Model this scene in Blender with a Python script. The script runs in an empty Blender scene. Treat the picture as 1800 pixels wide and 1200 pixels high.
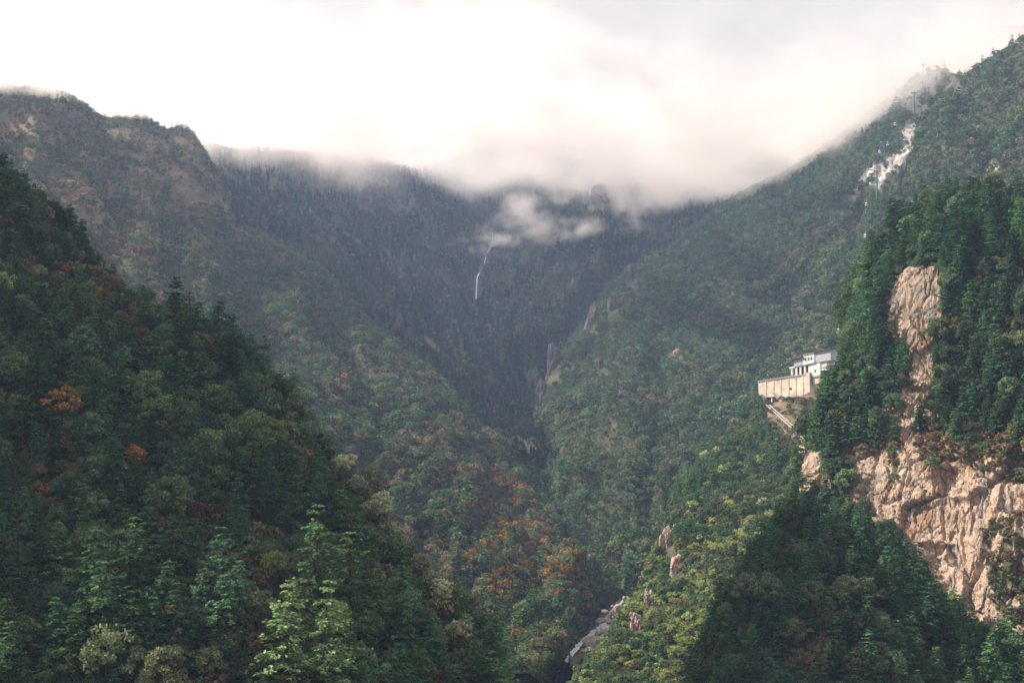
import bpy, math, random
import numpy as np
from mathutils import Vector, Matrix

RAD = math.radians
scene = bpy.context.scene
# ------------------------------------------------------------------ camera
FPX, PITCH = 2473.0, math.atan(100 / 2473.0)          # focal length in photo pixels (1800 wide), slight upward tilt
cam_data = bpy.data.cameras.new("camera")
cam_data.sensor_width = 36.0
cam_data.lens = FPX / 1800.0 * 36.0
cam_data.clip_start = 1.0
cam_data.clip_end = 40000.0
cam = bpy.data.objects.new("camera", cam_data)
scene.collection.objects.link(cam)
cam.location = (0, 0, 0)
cam.rotation_euler = (RAD(90) + PITCH, 0, 0)
scene.camera = cam
# ------------------------------------------------------------------ world: bright cloud deck with a little open sky
SUN_EL, SUN_BEYOND = RAD(40), RAD(20)                 # sun stands to the left and a little beyond the valley
SUN_DIR = Vector((-math.cos(SUN_EL) * math.cos(SUN_BEYOND), math.cos(SUN_EL) * math.sin(SUN_BEYOND), math.sin(SUN_EL)))
world = bpy.data.worlds.new("World")
scene.world = world
world.use_nodes = True
wt = world.node_tree
wt.nodes.clear()
w_out = wt.nodes.new("ShaderNodeOutputWorld")
w_sky = wt.nodes.new("ShaderNodeTexSky")
w_sky.sky_type = 'NISHITA'
w_sky.sun_disc = False
w_sky.sun_elevation = SUN_EL
w_sky.sun_rotation = math.atan2(SUN_DIR.x, SUN_DIR.y)
w_b1 = wt.nodes.new("ShaderNodeBackground")
w_b1.inputs[1].default_value = 0.10
w_b2 = wt.nodes.new("ShaderNodeBackground")
w_b2.inputs[1].default_value = 0.485
w_co = wt.nodes.new("ShaderNodeTexCoord")
w_no = wt.nodes.new("ShaderNodeTexNoise")
w_no.inputs["Scale"].default_value = 4.2
w_no.inputs["Detail"].default_value = 5.0
w_no.inputs["Roughness"].default_value = 0.55
w_cr = wt.nodes.new("ShaderNodeValToRGB")
w_cr.color_ramp.elements[0].position = 0.32
w_cr.color_ramp.elements[0].color = (0.86, 0.785, 0.745, 1)
w_cr.color_ramp.elements[1].position = 0.66
w_cr.color_ramp.elements[1].color = (1.04, 0.975, 0.93, 1)
w_mx = wt.nodes.new("ShaderNodeMixShader")
w_mx.inputs[0].default_value = 0.975
L = wt.links.new
L(w_sky.outputs[0], w_b1.inputs[0])
L(w_co.outputs["Generated"], w_no.inputs["Vector"])
L(w_no.outputs["Fac"], w_cr.inputs[0])
L(w_cr.outputs[0], w_b2.inputs[0])
L(w_b1.outputs[0], w_mx.inputs[1])
L(w_b2.outputs[0], w_mx.inputs[2])
L(w_mx.outputs[0], w_out.inputs[0])
# ------------------------------------------------------------------ sun
sun_data = bpy.data.lights.new("sun", 'SUN')
sun_data.energy = 5.0
sun_data.angle = RAD(0.6)
sun_data.color = (1.0, 0.88, 0.74)
sun = bpy.data.objects.new("sun", sun_data)
scene.collection.objects.link(sun)
sun.rotation_euler = SUN_DIR.to_track_quat('Z', 'Y').to_euler()
# ------------------------------------------------------------------ exposure and sampling
scene.view_settings.view_transform = 'Standard'
scene.view_settings.look = 'None'
scene.view_settings.exposure = 1.0
scene.view_settings.gamma = 1.0
scene.view_settings.use_curve_mapping = False
cy = scene.cycles
cy.use_denoising = True
cy.max_bounces = 9
cy.diffuse_bounces = 2
cy.transmission_bounces = 3
cy.volume_bounces = 6
cy.transparent_max_bounces = 4
cy.use_adaptive_sampling = True
cy.adaptive_threshold = 0.03
cy.sample_clamp_indirect = 4.0

HAZE_DENSITY = 0.000076
HAZE_COLOR = (0.44, 0.60, 0.96)

# ================================================================== helpers
def W(px, py, d):
    """World point at ground distance d (metres along Y) that the bearing and elevation (px, py) point to."""
    cx, cz = (px - 900) / FPX, (600 - py) / FPX
    y = math.cos(PITCH) - cz * math.sin(PITCH)
    z = math.sin(PITCH) + cz * math.cos(PITCH)
    return (cx * d / y, d, z * d / y)

def bearing(p):
    """Bearing/elevation (in photo pixels) of world points p (n,3); used to look up map zones."""
    p = np.asarray(p, float)
    dep = p[:, 1] * math.cos(PITCH) + p[:, 2] * math.sin(PITCH)
    up = -p[:, 1] * math.sin(PITCH) + p[:, 2] * math.cos(PITCH)
    dep = np.maximum(dep, 1e-3)
    return 900 + FPX * p[:, 0] / dep, 600 - FPX * up / dep, dep

_rs = np.random.RandomState(7)
_PERM = np.concatenate([_rs.permutation(256)] * 3).astype(np.int64)
_G = _rs.normal(size=(256, 3)); _G /= np.linalg.norm(_G, axis=1)[:, None]
_RV = _rs.rand(256, 3)

def perlin(p):
    p = np.asarray(p, float)
    i = np.floor(p).astype(np.int64); f = p - i
    u = f * f * f * (f * (f * 6 - 15) + 10)
    i &= 255
    out = 0
    for dx in (0, 1):
        wx = u[:, 0] if dx else 1 - u[:, 0]
        for dy in (0, 1):
            wy = u[:, 1] if dy else 1 - u[:, 1]
            for dz in (0, 1):
                wz = u[:, 2] if dz else 1 - u[:, 2]
                h = _PERM[_PERM[_PERM[(i[:, 0] + dx) & 255] + ((i[:, 1] + dy) & 255)] + ((i[:, 2] + dz) & 255)]
                g = _G[h]
                out = out + wx * wy * wz * (g[:, 0] * (f[:, 0] - dx) + g[:, 1] * (f[:, 1] - dy) + g[:, 2] * (f[:, 2] - dz))
    return out * 1.5

def fbm(p, octv=4, rough=0.5, lac=2.03):
    p = np.asarray(p, float); a, s, t = 1.0, 0.0, 0
    for k in range(octv):
        t = t + a * perlin(p * lac ** k + 17.3 * k); s += a; a *= rough
    return t / s

def ridged(p, octv=4, rough=0.55):
    p = np.asarray(p, float); a, s, t = 1.0, 0.0, 0
    for k in range(octv):
        t = t + a * (1 - 2 * np.abs(perlin(p * 2.07 ** k + 9.1 * k))); s += a; a *= rough
    return t / s

def worley(p):
    """F1, F2 and a random value of the nearest cell."""
    p = np.asarray(p, float)
    i = np.floor(p).astype(np.int64); f = p - i
    n = len(p); f1 = np.full(n, 9.0); f2 = np.full(n, 9.0); rv = np.zeros((n, 3)); off_ = np.zeros((n, 3))
    for dx in (-1, 0, 1):
        for dy in (-1, 0, 1):
            for dz in (-1, 0, 1):
                h = _PERM[_PERM[_PERM[(i[:, 0] + dx) & 255] + ((i[:, 1] + dy) & 255)] + ((i[:, 2] + dz) & 255)]
                q = _RV[h] + (dx, dy, dz) - f
                d = np.sqrt((q * q).sum(1))
                near = d < f1
                f2 = np.where(near, f1, np.minimum(f2, d))
                f1 = np.where(near, d, f1)
                rv = np.where(near[:, None], _RV[(h + 31) & 255], rv)
                off_ = np.where(near[:, None], q, off_)
    return f1, f2, rv, off_

def sstep(a, b, x):
    t = np.clip((x - a) / (b - a), 0, 1)
    return t * t * (3 - 2 * t)

def poly_dist(poly, x, y):
    """Signed distance (positive inside) from points to a polygon."""
    poly = np.asarray(poly, float); n = len(poly)
    inside = np.zeros(len(x), bool); dist = np.full(len(x), 1e9)
    for k in range(n):
        ax, ay = poly[k]; bx, by = poly[(k + 1) % n]
        ex, ey = bx - ax, by - ay
        t = np.clip(((x - ax) * ex + (y - ay) * ey) / (ex * ex + ey * ey + 1e-9), 0, 1)
        dist = np.minimum(dist, np.hypot(x - ax - t * ex, y - ay - t * ey))
        cond = ((ay > y) != (by > y)) & (x < ex * (y - ay) / (ey if abs(ey) > 1e-9 else 1e-9) + ax)
        inside ^= cond
    return np.where(inside, dist, -dist)

def crom(ctrl, n):
    """Catmull-Rom along axis 0, n samples."""
    ctrl = np.asarray(ctrl, float); m = len(ctrl)
    t = np.linspace(0, m - 1, n); k = np.minimum(t.astype(int), m - 2); f = (t - k).reshape((-1,) + (1,) * (ctrl.ndim - 1))
    ext = np.concatenate([2 * ctrl[:1] - ctrl[1:2], ctrl, 2 * ctrl[-1:] - ctrl[-2:-1]])
    p0, p1, p2, p3 = ext[k], ext[k + 1], ext[k + 2], ext[k + 3]
    c = 0.5
    m1, m2 = c * (p2 - p0), c * (p3 - p1)
    f2, f3 = f * f, f * f * f
    return (2 * f3 - 3 * f2 + 1) * p1 + (f3 - 2 * f2 + f) * m1 + (-2 * f3 + 3 * f2) * p2 + (f3 - f2) * m2

def grid_normals(P):
    du = np.gradient(P, axis=1); dv = np.gradient(P, axis=0)
    N = np.cross(du, dv)
    N /= np.linalg.norm(N, axis=2)[:, :, None] + 1e-9
    return N

def new_mesh(name, verts, faces, mats=(), mat_idx=None, smooth=False, attrs=None):
    """verts (n,3); faces (m,3|4) array."""
    verts = np.asarray(verts, np.float32); faces = np.asarray(faces, np.int32)
    me = bpy.data.meshes.new(name)
    k = faces.shape[1]
    me.vertices.add(len(verts)); me.vertices.foreach_set("co", verts.ravel())
    me.loops.add(faces.size); me.loops.foreach_set("vertex_index", faces.ravel())
    me.polygons.add(len(faces))
    me.polygons.foreach_set("loop_start", np.arange(0, faces.size, k, dtype=np.int32))
    try:
        me.polygons.foreach_set("loop_total", np.full(len(faces), k, np.int32))
    except Exception:
        pass
    for m in mats:
        me.materials.append(m)
    if mat_idx is not None:
        me.polygons.foreach_set("material_index", np.asarray(mat_idx, np.int32))
    me.polygons.foreach_set("use_smooth", np.full(len(faces), smooth, bool))
    for an, av in (attrs or {}).items():
        a = me.attributes.new(an, 'FLOAT', 'POINT'); a.data.foreach_set("value", np.asarray(av, np.float32).ravel())
    me.update(calc_edges=True); me.validate()
    return me

def add_obj(name, me, parent=None, **props):
    o = bpy.data.objects.new(name, me)
    scene.collection.objects.link(o)
    if parent is not None:
        o.parent = parent
    for k, v in props.items():
        o[k] = v
    return o

def grid_faces(nv, nu):
    a = np.arange(nv * nu).reshape(nv, nu)
    return np.stack([a[:-1, :-1], a[1:, :-1], a[1:, 1:], a[:-1, 1:]], -1).reshape(-1, 4)

# ================================================================== materials
def mat(name):
    m = bpy.data.materials.new(name); m.use_nodes = True
    m.node_tree.nodes.clear()
    return m, m.node_tree.nodes, m.node_tree.links.new

def mix_rgb(N, L, fac, a, b, mode='MIX'):
    n = N.new("ShaderNodeMix"); n.data_type = 'RGBA'; n.blend_type = mode
    for sock, v in ((n.inputs[0], fac), (n.inputs[6], a), (n.inputs[7], b)):
        if isinstance(v, (int, float)): sock.default_value = v
        elif isinstance(v, tuple): sock.default_value = v + (1,) if len(v) == 3 else v
        else: L(v, sock)
    return n.outputs[2]

def math_node(N, L, op, a, b=None, clamp=False):
    n = N.new("ShaderNodeMath"); n.operation = op; n.use_clamp = clamp
    for sock, v in ((n.inputs[0], a), (n.inputs[1], b)):
        if v is None: continue
        if isinstance(v, (int, float)): sock.default_value = v
        else: L(v, sock)
    return n.outputs[0]

def map_range(N, L, v, a, b, c=0.0, d=1.0):
    n = N.new("ShaderNodeMapRange"); n.clamp = True
    L(v, n.inputs[0])
    for k, x in zip((1, 2, 3, 4), (a, b, c, d)): n.inputs[k].default_value = x
    return n.outputs[0]

def noise_node(N, L, vec, scale, detail=4, rough=0.55):
    n = N.new("ShaderNodeTexNoise"); n.inputs["Scale"].default_value = scale
    n.inputs["Detail"].default_value = detail; n.inputs["Roughness"].default_value = rough
    if vec is not None: L(vec, n.inputs["Vector"])
    return n.outputs["Fac"]

def scaled(N, L, vec, s):
    n = N.new("ShaderNodeVectorMath"); n.operation = 'MULTIPLY'; L(vec, n.inputs[0]); n.inputs[1].default_value = s
    return n.outputs[0]

def foliage(name, ca, cb, cc, transl=0.25, patch=0.012, amount=0.85):
    """Leaves: two greens picked per plant, a third in drifts over the ground, jitter per leaf."""
    m, N, L = mat(name)
    out = N.new("ShaderNodeOutputMaterial")
    oi = N.new("ShaderNodeObjectInfo"); ge = N.new("ShaderNodeNewGeometry")
    c = mix_rgb(N, L, oi.outputs["Random"], ca, cb)
    nz = noise_node(N, L, oi.outputs["Location"], patch, 4, 0.6)
    c = mix_rgb(N, L, map_range(N, L, nz, 0.49, 0.60, 0.0, amount), c, cc)
    j = map_range(N, L, ge.outputs["Random Per Island"], 0, 1, 0.55, 1.45)
    wn = N.new("ShaderNodeTexWhiteNoise"); wn.noise_dimensions = '1D'
    L(math_node(N, L, 'MULTIPLY', oi.outputs["Random"], 913.7), wn.inputs["W"])
    j2 = map_range(N, L, wn.outputs["Value"], 0, 1, 0.48, 1.5)
    v = math_node(N, L, 'MULTIPLY', j, j2)
    c = mix_rgb(N, L, 1.0, c, v, 'MULTIPLY')
    d = N.new("ShaderNodeBsdfDiffuse"); t = N.new("ShaderNodeBsdfTranslucent"); mx = N.new("ShaderNodeMixShader")
    L(c, d.inputs[0]); L(c, t.inputs[0]); mx.inputs[0].default_value = transl
    L(d.outputs[0], mx.inputs[1]); L(t.outputs[0], mx.inputs[2]); L(mx.outputs[0], out.inputs[0])
    return m

M = {}
M['conifer'] = foliage("conifer_needles", (0.060, 0.160, 0.084), (0.112, 0.210, 0.076), (0.074, 0.170, 0.096))
M['broad'] = foliage("broadleaf_leaves", (0.088, 0.172, 0.094), (0.150, 0.218, 0.096), (0.175, 0.195, 0.110))
M['olive'] = foliage("olive_leaves", (0.360, 0.400, 0.150), (0.260, 0.340, 0.125), (0.430, 0.430, 0.180))
M['autumn'] = foliage("autumn_leaves", (0.42, 0.205, 0.060), (0.33, 0.195, 0.070), (0.44, 0.27, 0.09))
M['rust'] = foliage("rusty_leaves", (0.22, 0.135, 0.065), (0.15, 0.135, 0.068), (0.26, 0.150, 0.070))
M['palegreen'] = foliage("sunlit_green_needles", (0.110, 0.225, 0.095), (0.155, 0.255, 0.100), (0.170, 0.260, 0.115))  # conifer green lightened: sunlight on the clump painted into its needles
M['ash'] = foliage("sunlit_crest_leaves", (0.340, 0.370, 0.240), (0.420, 0.410, 0.250), (0.450, 0.400, 0.230))  # sunlight along the spur crest painted in as a pale leaf colour
M['heath'] = foliage("muted_hill_leaves", (0.150, 0.165, 0.085), (0.230, 0.200, 0.110), (0.290, 0.210, 0.130))
M['gloom'] = foliage("shaded_gully_needles", (0.014, 0.034, 0.030), (0.024, 0.050, 0.036), (0.036, 0.048, 0.040))  # valley-head shade painted in as near-black needle colour
M['dry'] = foliage("dry_scrub_leaves", (0.250, 0.185, 0.115), (0.170, 0.160, 0.090), (0.280, 0.180, 0.115))

def simple(name, col, rough=0.85, var=0.25, scale=2.0, metal=0.0):
    m, N, L = mat(name)
    out = N.new("ShaderNodeOutputMaterial"); b = N.new("ShaderNodeBsdfPrincipled")
    tc = N.new("ShaderNodeTexCoord")
    nz = noise_node(N, L, tc.outputs["Object"], scale, 5, 0.65)
    f = map_range(N, L, nz, 0.3, 0.7, 1 - var, 1 + var)
    L(mix_rgb(N, L, 1.0, col, f, 'MULTIPLY'), b.inputs["Base Color"])
    b.inputs["Roughness"].default_value = rough; b.inputs["Metallic"].default_value = metal
    b.inputs["Specular IOR Level"].default_value = 0.3
    L(b.outputs[0], out.inputs[0])
    return m

M['bark'] = simple("bark", (0.11, 0.085, 0.065), 0.95, 0.35, 3.0)

def terrain_material():
    """Forest floor, dry scrubby ground and bare rock, chosen by the mesh's own rock / dry / pale layers."""
    m, N, L = mat("hillside_ground")
    out = N.new("ShaderNodeOutputMaterial"); b = N.new("ShaderNodeBsdfPrincipled")
    ge = N.new("ShaderNodeNewGeometry"); pos = ge.outputs["Position"]
    def at(n):
        a = N.new("ShaderNodeAttribute"); a.attribute_name = n; return a.outputs["Fac"]
    n1 = noise_node(N, L, pos, 0.06, 6, 0.6); n2 = noise_node(N, L, pos, 0.5, 5, 0.65); n3 = noise_node(N, L, pos, 0.011, 4)
    soil = mix_rgb(N, L, map_range(N, L, n1, 0.38, 0.62), (0.030, 0.042, 0.022), (0.062, 0.062, 0.034))
    dryc = mix_rgb(N, L, map_range(N, L, n1, 0.35, 0.65), (0.170, 0.135, 0.080), (0.260, 0.180, 0.115))
    dryc = mix_rgb(N, L, map_range(N, L, n3, 0.45, 0.62), dryc, (0.105, 0.110, 0.058))
    dryc = mix_rgb(N, L, 1.0, dryc, map_range(N, L, n2, 0.3, 0.7, 0.6, 1.4), 'MULTIPLY')
    c = mix_rgb(N, L, at("dry"), soil, dryc)
    # rock: tan faces, grey weathering drawn out down the face, rusty seams
    st = noise_node(N, L, scaled(N, L, pos, (0.30, 0.30, 0.035)), 1.0, 7, 0.66)
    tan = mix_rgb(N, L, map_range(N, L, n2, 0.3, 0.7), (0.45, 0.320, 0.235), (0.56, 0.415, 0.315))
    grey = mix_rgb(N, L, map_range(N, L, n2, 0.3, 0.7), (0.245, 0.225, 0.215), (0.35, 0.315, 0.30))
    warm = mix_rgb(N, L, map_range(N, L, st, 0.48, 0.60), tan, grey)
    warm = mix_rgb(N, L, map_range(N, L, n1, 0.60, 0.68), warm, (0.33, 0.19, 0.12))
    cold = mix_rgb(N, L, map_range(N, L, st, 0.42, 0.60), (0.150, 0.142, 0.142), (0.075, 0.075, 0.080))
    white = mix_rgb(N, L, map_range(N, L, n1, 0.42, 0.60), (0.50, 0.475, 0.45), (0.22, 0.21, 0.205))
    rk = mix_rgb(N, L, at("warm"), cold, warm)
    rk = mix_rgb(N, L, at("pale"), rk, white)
    fine = noise_node(N, L, scaled(N, L, pos, (1.0, 1.0, 0.6)), 1.3, 6, 0.7)
    rk = mix_rgb(N, L, 1.0, rk, map_range(N, L, fine, 0.3, 0.7, 0.66, 1.3), 'MULTIPLY')
    vo = N.new("ShaderNodeTexVoronoi"); vo.feature = 'DISTANCE_TO_EDGE'; vo.inputs["Scale"].default_value = 0.16
    wp = N.new("ShaderNodeVectorMath"); wp.operation = 'MULTIPLY_ADD'
    nzc = N.new("ShaderNodeTexNoise"); nzc.inputs["Scale"].default_value = 0.25; nzc.inputs["Detail"].default_value = 4
    L(pos, nzc.inputs["Vector"]); L(nzc.outputs["Color"], wp.inputs[0]); wp.inputs[1].default_value = (7, 7, 7)
    L(scaled(N, L, pos, (1.0, 1.0, 0.28)), wp.inputs[2]); L(wp.outputs[0], vo.inputs["Vector"])
    ckm = map_range(N, L, vo.outputs["Distance"], 0.0, 0.045, 0.45, 1.0)
    rk = mix_rgb(N, L, 1.0, rk, ckm, 'MULTIPLY')
    vo2 = N.new("ShaderNodeTexVoronoi"); vo2.feature = 'DISTANCE_TO_EDGE'; vo2.inputs["Scale"].default_value = 0.42
    L(wp.outputs[0], vo2.inputs["Vector"])
    ck2 = map_range(N, L, vo2.outputs["Distance"], 0.0, 0.05, 0.62, 1.0)
    rk = mix_rgb(N, L, map_range(N, L, n1, 0.42, 0.55), rk, mix_rgb(N, L, 1.0, rk, ck2, 'MULTIPLY'))
    c = mix_rgb(N, L, at("rock"), c, rk)
    L(c, b.inputs["Base Color"]); b.inputs["Roughness"].default_value = 0.95
    b.inputs["Specular IOR Level"].default_value = 0.15
    bp = N.new("ShaderNodeBump"); bp.inputs["Strength"].default_value = 0.6; bp.inputs["Distance"].default_value = 0.5
    L(fine, bp.inputs["Height"]); L(bp.outputs[0], b.inputs["Normal"])
    L(b.outputs[0], out.inputs[0])
    return m
M['ground'] = terrain_material()

# ================================================================== terrain
def ctrl(rows):
    return np.array([[W(*p) if len(p) == 3 else p[1:] for p in r] for r in rows])

def off(row, dx, dy, dz):
    """A control row moved by a world offset (kept as world points)."""
    return [('w',) + tuple(np.add(W(*p) if len(p) == 3 else p[1:], (dx, dy, dz))) for p in row]

def lerp_rows(ra, rb, t, lift=0.0, push=0.0):
    out = []
    for a, b in zip(ra, rb):
        A = np.array(W(*a) if len(a) == 3 else a[1:]); B = np.array(W(*b) if len(b) == 3 else b[1:])
        q = A * (1 - t) + B * t
        out.append(('w', q[0], q[1] + push, q[2] + lift))
    return out

class Patch:
    def __init__(s, name, rows, nv, nu, relief, rocks=(), dry=None, gully=None, crag=3.0, bumps=(), label='', crest=0.0):
        c = ctrl(rows)
        P = crom(c, nv)
        P = np.swapaxes(crom(np.swapaxes(P, 0, 1), nu), 0, 1)
        N = grid_normals(P)
        if (N[:, :, 2].mean() < 0): N = -N
        s.flip = False
        flat = P.reshape(-1, 3); nf = N.reshape(-1, 3)
        d = 0
        for wl, amp in relief:
            d = d + amp * fbm(flat / wl + len(name), 4)
        vcol = np.repeat(np.linspace(0, 1, nv), nu)
        if crest > 0 and np.ndim(d): d = d * (0.35 + 0.65 * sstep(0.02, 0.16, np.abs(vcol - crest)))
        if gully is not None:
            ku, kv, amp = gully
            vv, uu = np.meshgrid(np.linspace(0, 1, nv), np.linspace(0, 1, nu), indexing='ij')
            q = np.stack([uu.ravel() * ku + 1.6 * fbm(flat / 380, 3), vv.ravel() * kv, np.full(flat.shape[0], len(name) * 3.7)], 1)
            env = sstep(crest + 0.02, crest + 0.22, vv.ravel())
            d = d + amp * ridged(q, 4, 0.5) * env
        for (bx, by, br, bh) in bumps:
            d = d + bh * np.exp(-((flat[:, 0] - bx) ** 2 + (flat[:, 1] - by) ** 2) / br ** 2)
        flat = flat + nf * d[:, None] if np.ndim(d) else flat
        px, py, dep = bearing(flat)
        wob = np.stack([px, py, np.zeros_like(px)], 1)
        wx, wy = px + 9 * fbm(wob / 23.0, 3) + 0, py + 9 * fbm(wob / 23.0 + 40, 3)
        rock = np.zeros(len(flat)); warm = np.zeros(len(flat)); pale = np.zeros(len(flat))
        for poly, amt, kind in rocks:
            k = amt * sstep(-3.0, 4.0, poly_dist(poly, wx, wy))
            brk = fbm(np.stack([px / 9.0, py / 34.0, 0 * px + amt * 7], 1), 4)
            k = np.clip(k * (1 + 0 * brk) - (1 - amt) * sstep(-0.15, 0.15, brk), 0, 1)
            rock = np.maximum(rock, k)
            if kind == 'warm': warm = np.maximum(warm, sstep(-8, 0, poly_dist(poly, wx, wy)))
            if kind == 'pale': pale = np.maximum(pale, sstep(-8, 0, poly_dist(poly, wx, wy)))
        if rock.max() > 0 and crag > 0:
            P2 = flat.reshape(nv, nu, 3); N2 = grid_normals(P2).reshape(-1, 3)
            if N2[:, 2].mean() < 0: N2 = -N2
            sel = np.where(rock > 0.01)[0]
            q = flat[sel]
            wv = np.stack([fbm(q / (crag * 4), 3), fbm(q / (crag * 4) + 31, 3), fbm(q / (crag * 4) + 67, 3)], 1)
            qs = (q + 1.0 * crag * wv) @ np.array([[1, 0, 0.25], [0, 1, 0.1], [-0.15, 0, 0.36]])
            dd = 0
            for cell, amp, tilt, ck in ((crag * 5.5, 0.75, 0.42, 0.45), (crag * 2.0, 0.34, 0.42, 0.26), (crag * 0.7, 0.16, 0.36, 0.08)):
                f1, f2, rv, of_ = worley(qs / cell + cell)
                dd = dd + crag * amp * (rv[:, 0] - 0.5) + tilt * cell * 0.55 * ((rv[:, 1:3] - 0.5) * of_[:, [0, 2]]).sum(1) * 2
                dd = dd - crag * ck * np.exp(-((f2 - f1) / 0.05) ** 2)
            # a few overhanging ledges and leaning beds
            zz = (q[:, 2] - 0.45 * q[:, 0]) / (crag * 5.2) + 0.7 * fbm(q / (crag * 9) + 3, 3)
            saw = zz - np.floor(zz)
            dd = dd + crag * 0.9 * sstep(0.72, 0.97, saw) * sstep(1.0, 0.985, saw) * sstep(-0.1, 0.25, fbm(q / (crag * 6) + 13, 2))
            dd = dd + crag * 0.28 * fbm(q / (crag * 0.9), 5, 0.6)
            flat[sel] += N2[sel] * (dd * sstep(0.0, 0.8, rock[sel]))[:, None]
        if name == 'cliff_hillside':
            for poly in g_scrub:
                rock = rock * (1 - 0.9 * sstep(-10, 8, poly_dist(poly, wx, wy)) * sstep(-0.22, 0.05, fbm(flat / 6.0 + 2, 3)))
        dr = np.zeros(len(flat)) if dry is None else np.clip(dry(wx, wy, flat), 0, 1)
        s.P = flat.reshape(nv, nu, 3); s.nv, s.nu = nv, nu
        s.N = grid_normals(s.P)
        if s.N[:, :, 2].mean() < 0: s.N = -s.N
        s.rock, s.dry = rock, dr
        fc = grid_faces(nv, nu)
        a, b_, c_ = flat[fc[:, 0]], flat[fc[:, 1]], flat[fc[:, 2]]
        if np.cross(b_ - a, c_ - a)[:, 2].mean() < 0: fc = fc[:, ::-1]
        s.faces = fc
        me = new_mesh(name, flat, fc, [M['ground']], smooth=(name != 'cliff_hillside'), attrs={'rock': rock, 'warm': warm, 'pale': pale, 'dry': dr})
        s.obj = add_obj(name, me, kind='structure', label=label)

    def sample(s, n, rng):
        """n area-weighted random points: position, normal, rock, dry."""
        f = s.faces; V = s.P.reshape(-1, 3)
        a, b, c, d = (V[f[:, k]] for k in range(4))
        ar = 0.5 * np.linalg.norm(np.cross(c - a, d - b), axis=1)
        # plan area counts for steep ground: trees keep their spacing on the map
        cs = np.cumsum(ar); idx = np.minimum(np.searchsorted(cs, rng.rand(n) * cs[-1]), len(f) - 1)
        u, v = rng.rand(n, 1), rng.rand(n, 1)
        p = (1 - u) * (1 - v) * a[idx] + u * (1 - v) * b[idx] + u * v * c[idx] + (1 - u) * v * d[idx]
        nn = s.N.reshape(-1, 3)[f[idx, 0]]
        return p, nn, s.rock[f[idx, 0]], s.dry[f[idx, 0]], cs[-1]

PATCH = {}
# -- left spur, nearest: crest falls from upper left to the bottom centre
a_cr = [(-900, -900, 860), (-560, -820, 720), (-300, -500, 610), (-110, 110, 560), (0, 318, 505), (130, 440, 492), (190, 528, 486), (340, 612, 472), (450, 682, 462), (540, 775, 450), (615, 868, 440), (682, 965, 430), (742, 1055, 420), (795, 1140, 410), (860, 1250, 398)]  # unseen left end raised to cast shade over spur and lower hillside
a_bt = [(-900, -110, 430), (-560, 415, 345), (-300, 1300, 300), (-130, 1330, 296), (-20, 1330, 296), (100, 1330, 297), (170, 1330, 299), (300, 1330, 304), (400, 1330, 310), (500, 1330, 316), (580, 1330, 324), (650, 1330, 334), (715, 1330, 345), (780, 1335, 355), (860, 1345, 366)]  # unseen left end lifted to keep sun off the lower spur
PATCH['A'] = Patch("spur_hillside", [off(a_cr, -10, 260, -230), off(a_cr, -5, 90, -75), a_cr, lerp_rows(a_cr, a_bt, 0.33, 6), lerp_rows(a_cr, a_bt, 0.66, 5), a_bt],
    220, 260, [(90, 10), (30, 4)], crest=0.4, gully=(16, 1.2, 6), bumps=((-40, 312, 26, 10), (-62, 330, 24, 6)),
    dry=lambda x, y, p: 0.55 * sstep(-0.05, 0.25, fbm(p / 40.0, 3)))
# -- far side of the left mountain: brown upper slopes
b_cr = [(-420, 40, 1900), (-150, 100, 2050), (0, 150, 2200), (70, 158, 2260), (135, 176, 2350), (185, 212, 2430), (250, 212, 2500), (290, 232, 2580), (330, 230, 2640), (362, 285, 2640), (396, 385, 2400), (450, 412, 2300), (530, 442, 2210), (592, 508, 2110), (645, 560, 2020), (705, 612, 1920), (768, 668, 1830), (830, 735, 1760), (878, 798, 1690), (930, 858, 1600), (985, 935, 1420), (1040, 1035, 1200), (1045, 1100, 1090), (1000, 1150, 985), (930, 1240, 860)]
b_bt = [(-420, 520, 1250), (-150, 560, 1250), (0, 600, 1250), (60, 620, 1250), (120, 650, 1240), (170, 680, 1235), (230, 720, 1230), (280, 745, 1225), (330, 770, 1220), (380, 800, 1215), (430, 830, 1205), (480, 870, 1190), (530, 905, 1175), (580, 940, 1160), (630, 980, 1140), (680, 1010, 1115), (720, 1050, 1085), (755, 1090, 1050), (780, 1130, 1010), (805, 1160, 980), (830, 1190, 950), (850, 1220, 920), (870, 1240, 890), (890, 1260, 860), (900, 1300, 820)]
def b_dry(x, y, p):
    up = sstep(640, 330, y + 0.10 * x) * sstep(560, 330, x)
    return np.clip(up * (0.75 + 0.9 * fbm(p / 170.0, 4)), 0, 1)
PATCH['B'] = Patch("west_mountain", [off(b_cr, -20, 420, -300), off(b_cr, -10, 90, -50), b_cr, lerp_rows(b_cr, b_bt, 0.25, 14), lerp_rows(b_cr, b_bt, 0.55, 12), lerp_rows(b_cr, b_bt, 0.8, 4), b_bt],
    230, 380, [(420, 22), (120, 12), (35, 4)], crest=0.333, gully=(15, 2.4, 30), dry=b_dry, crag=5,
    rocks=[([(175, 190), (255, 188), (335, 204), (366, 275), (352, 300), (300, 275), (235, 250), (185, 225)], 0.42, 'cold'),
           ([(640, 525), (690, 530), (700, 560), (668, 552)], 0.8, 'cold')])
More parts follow.
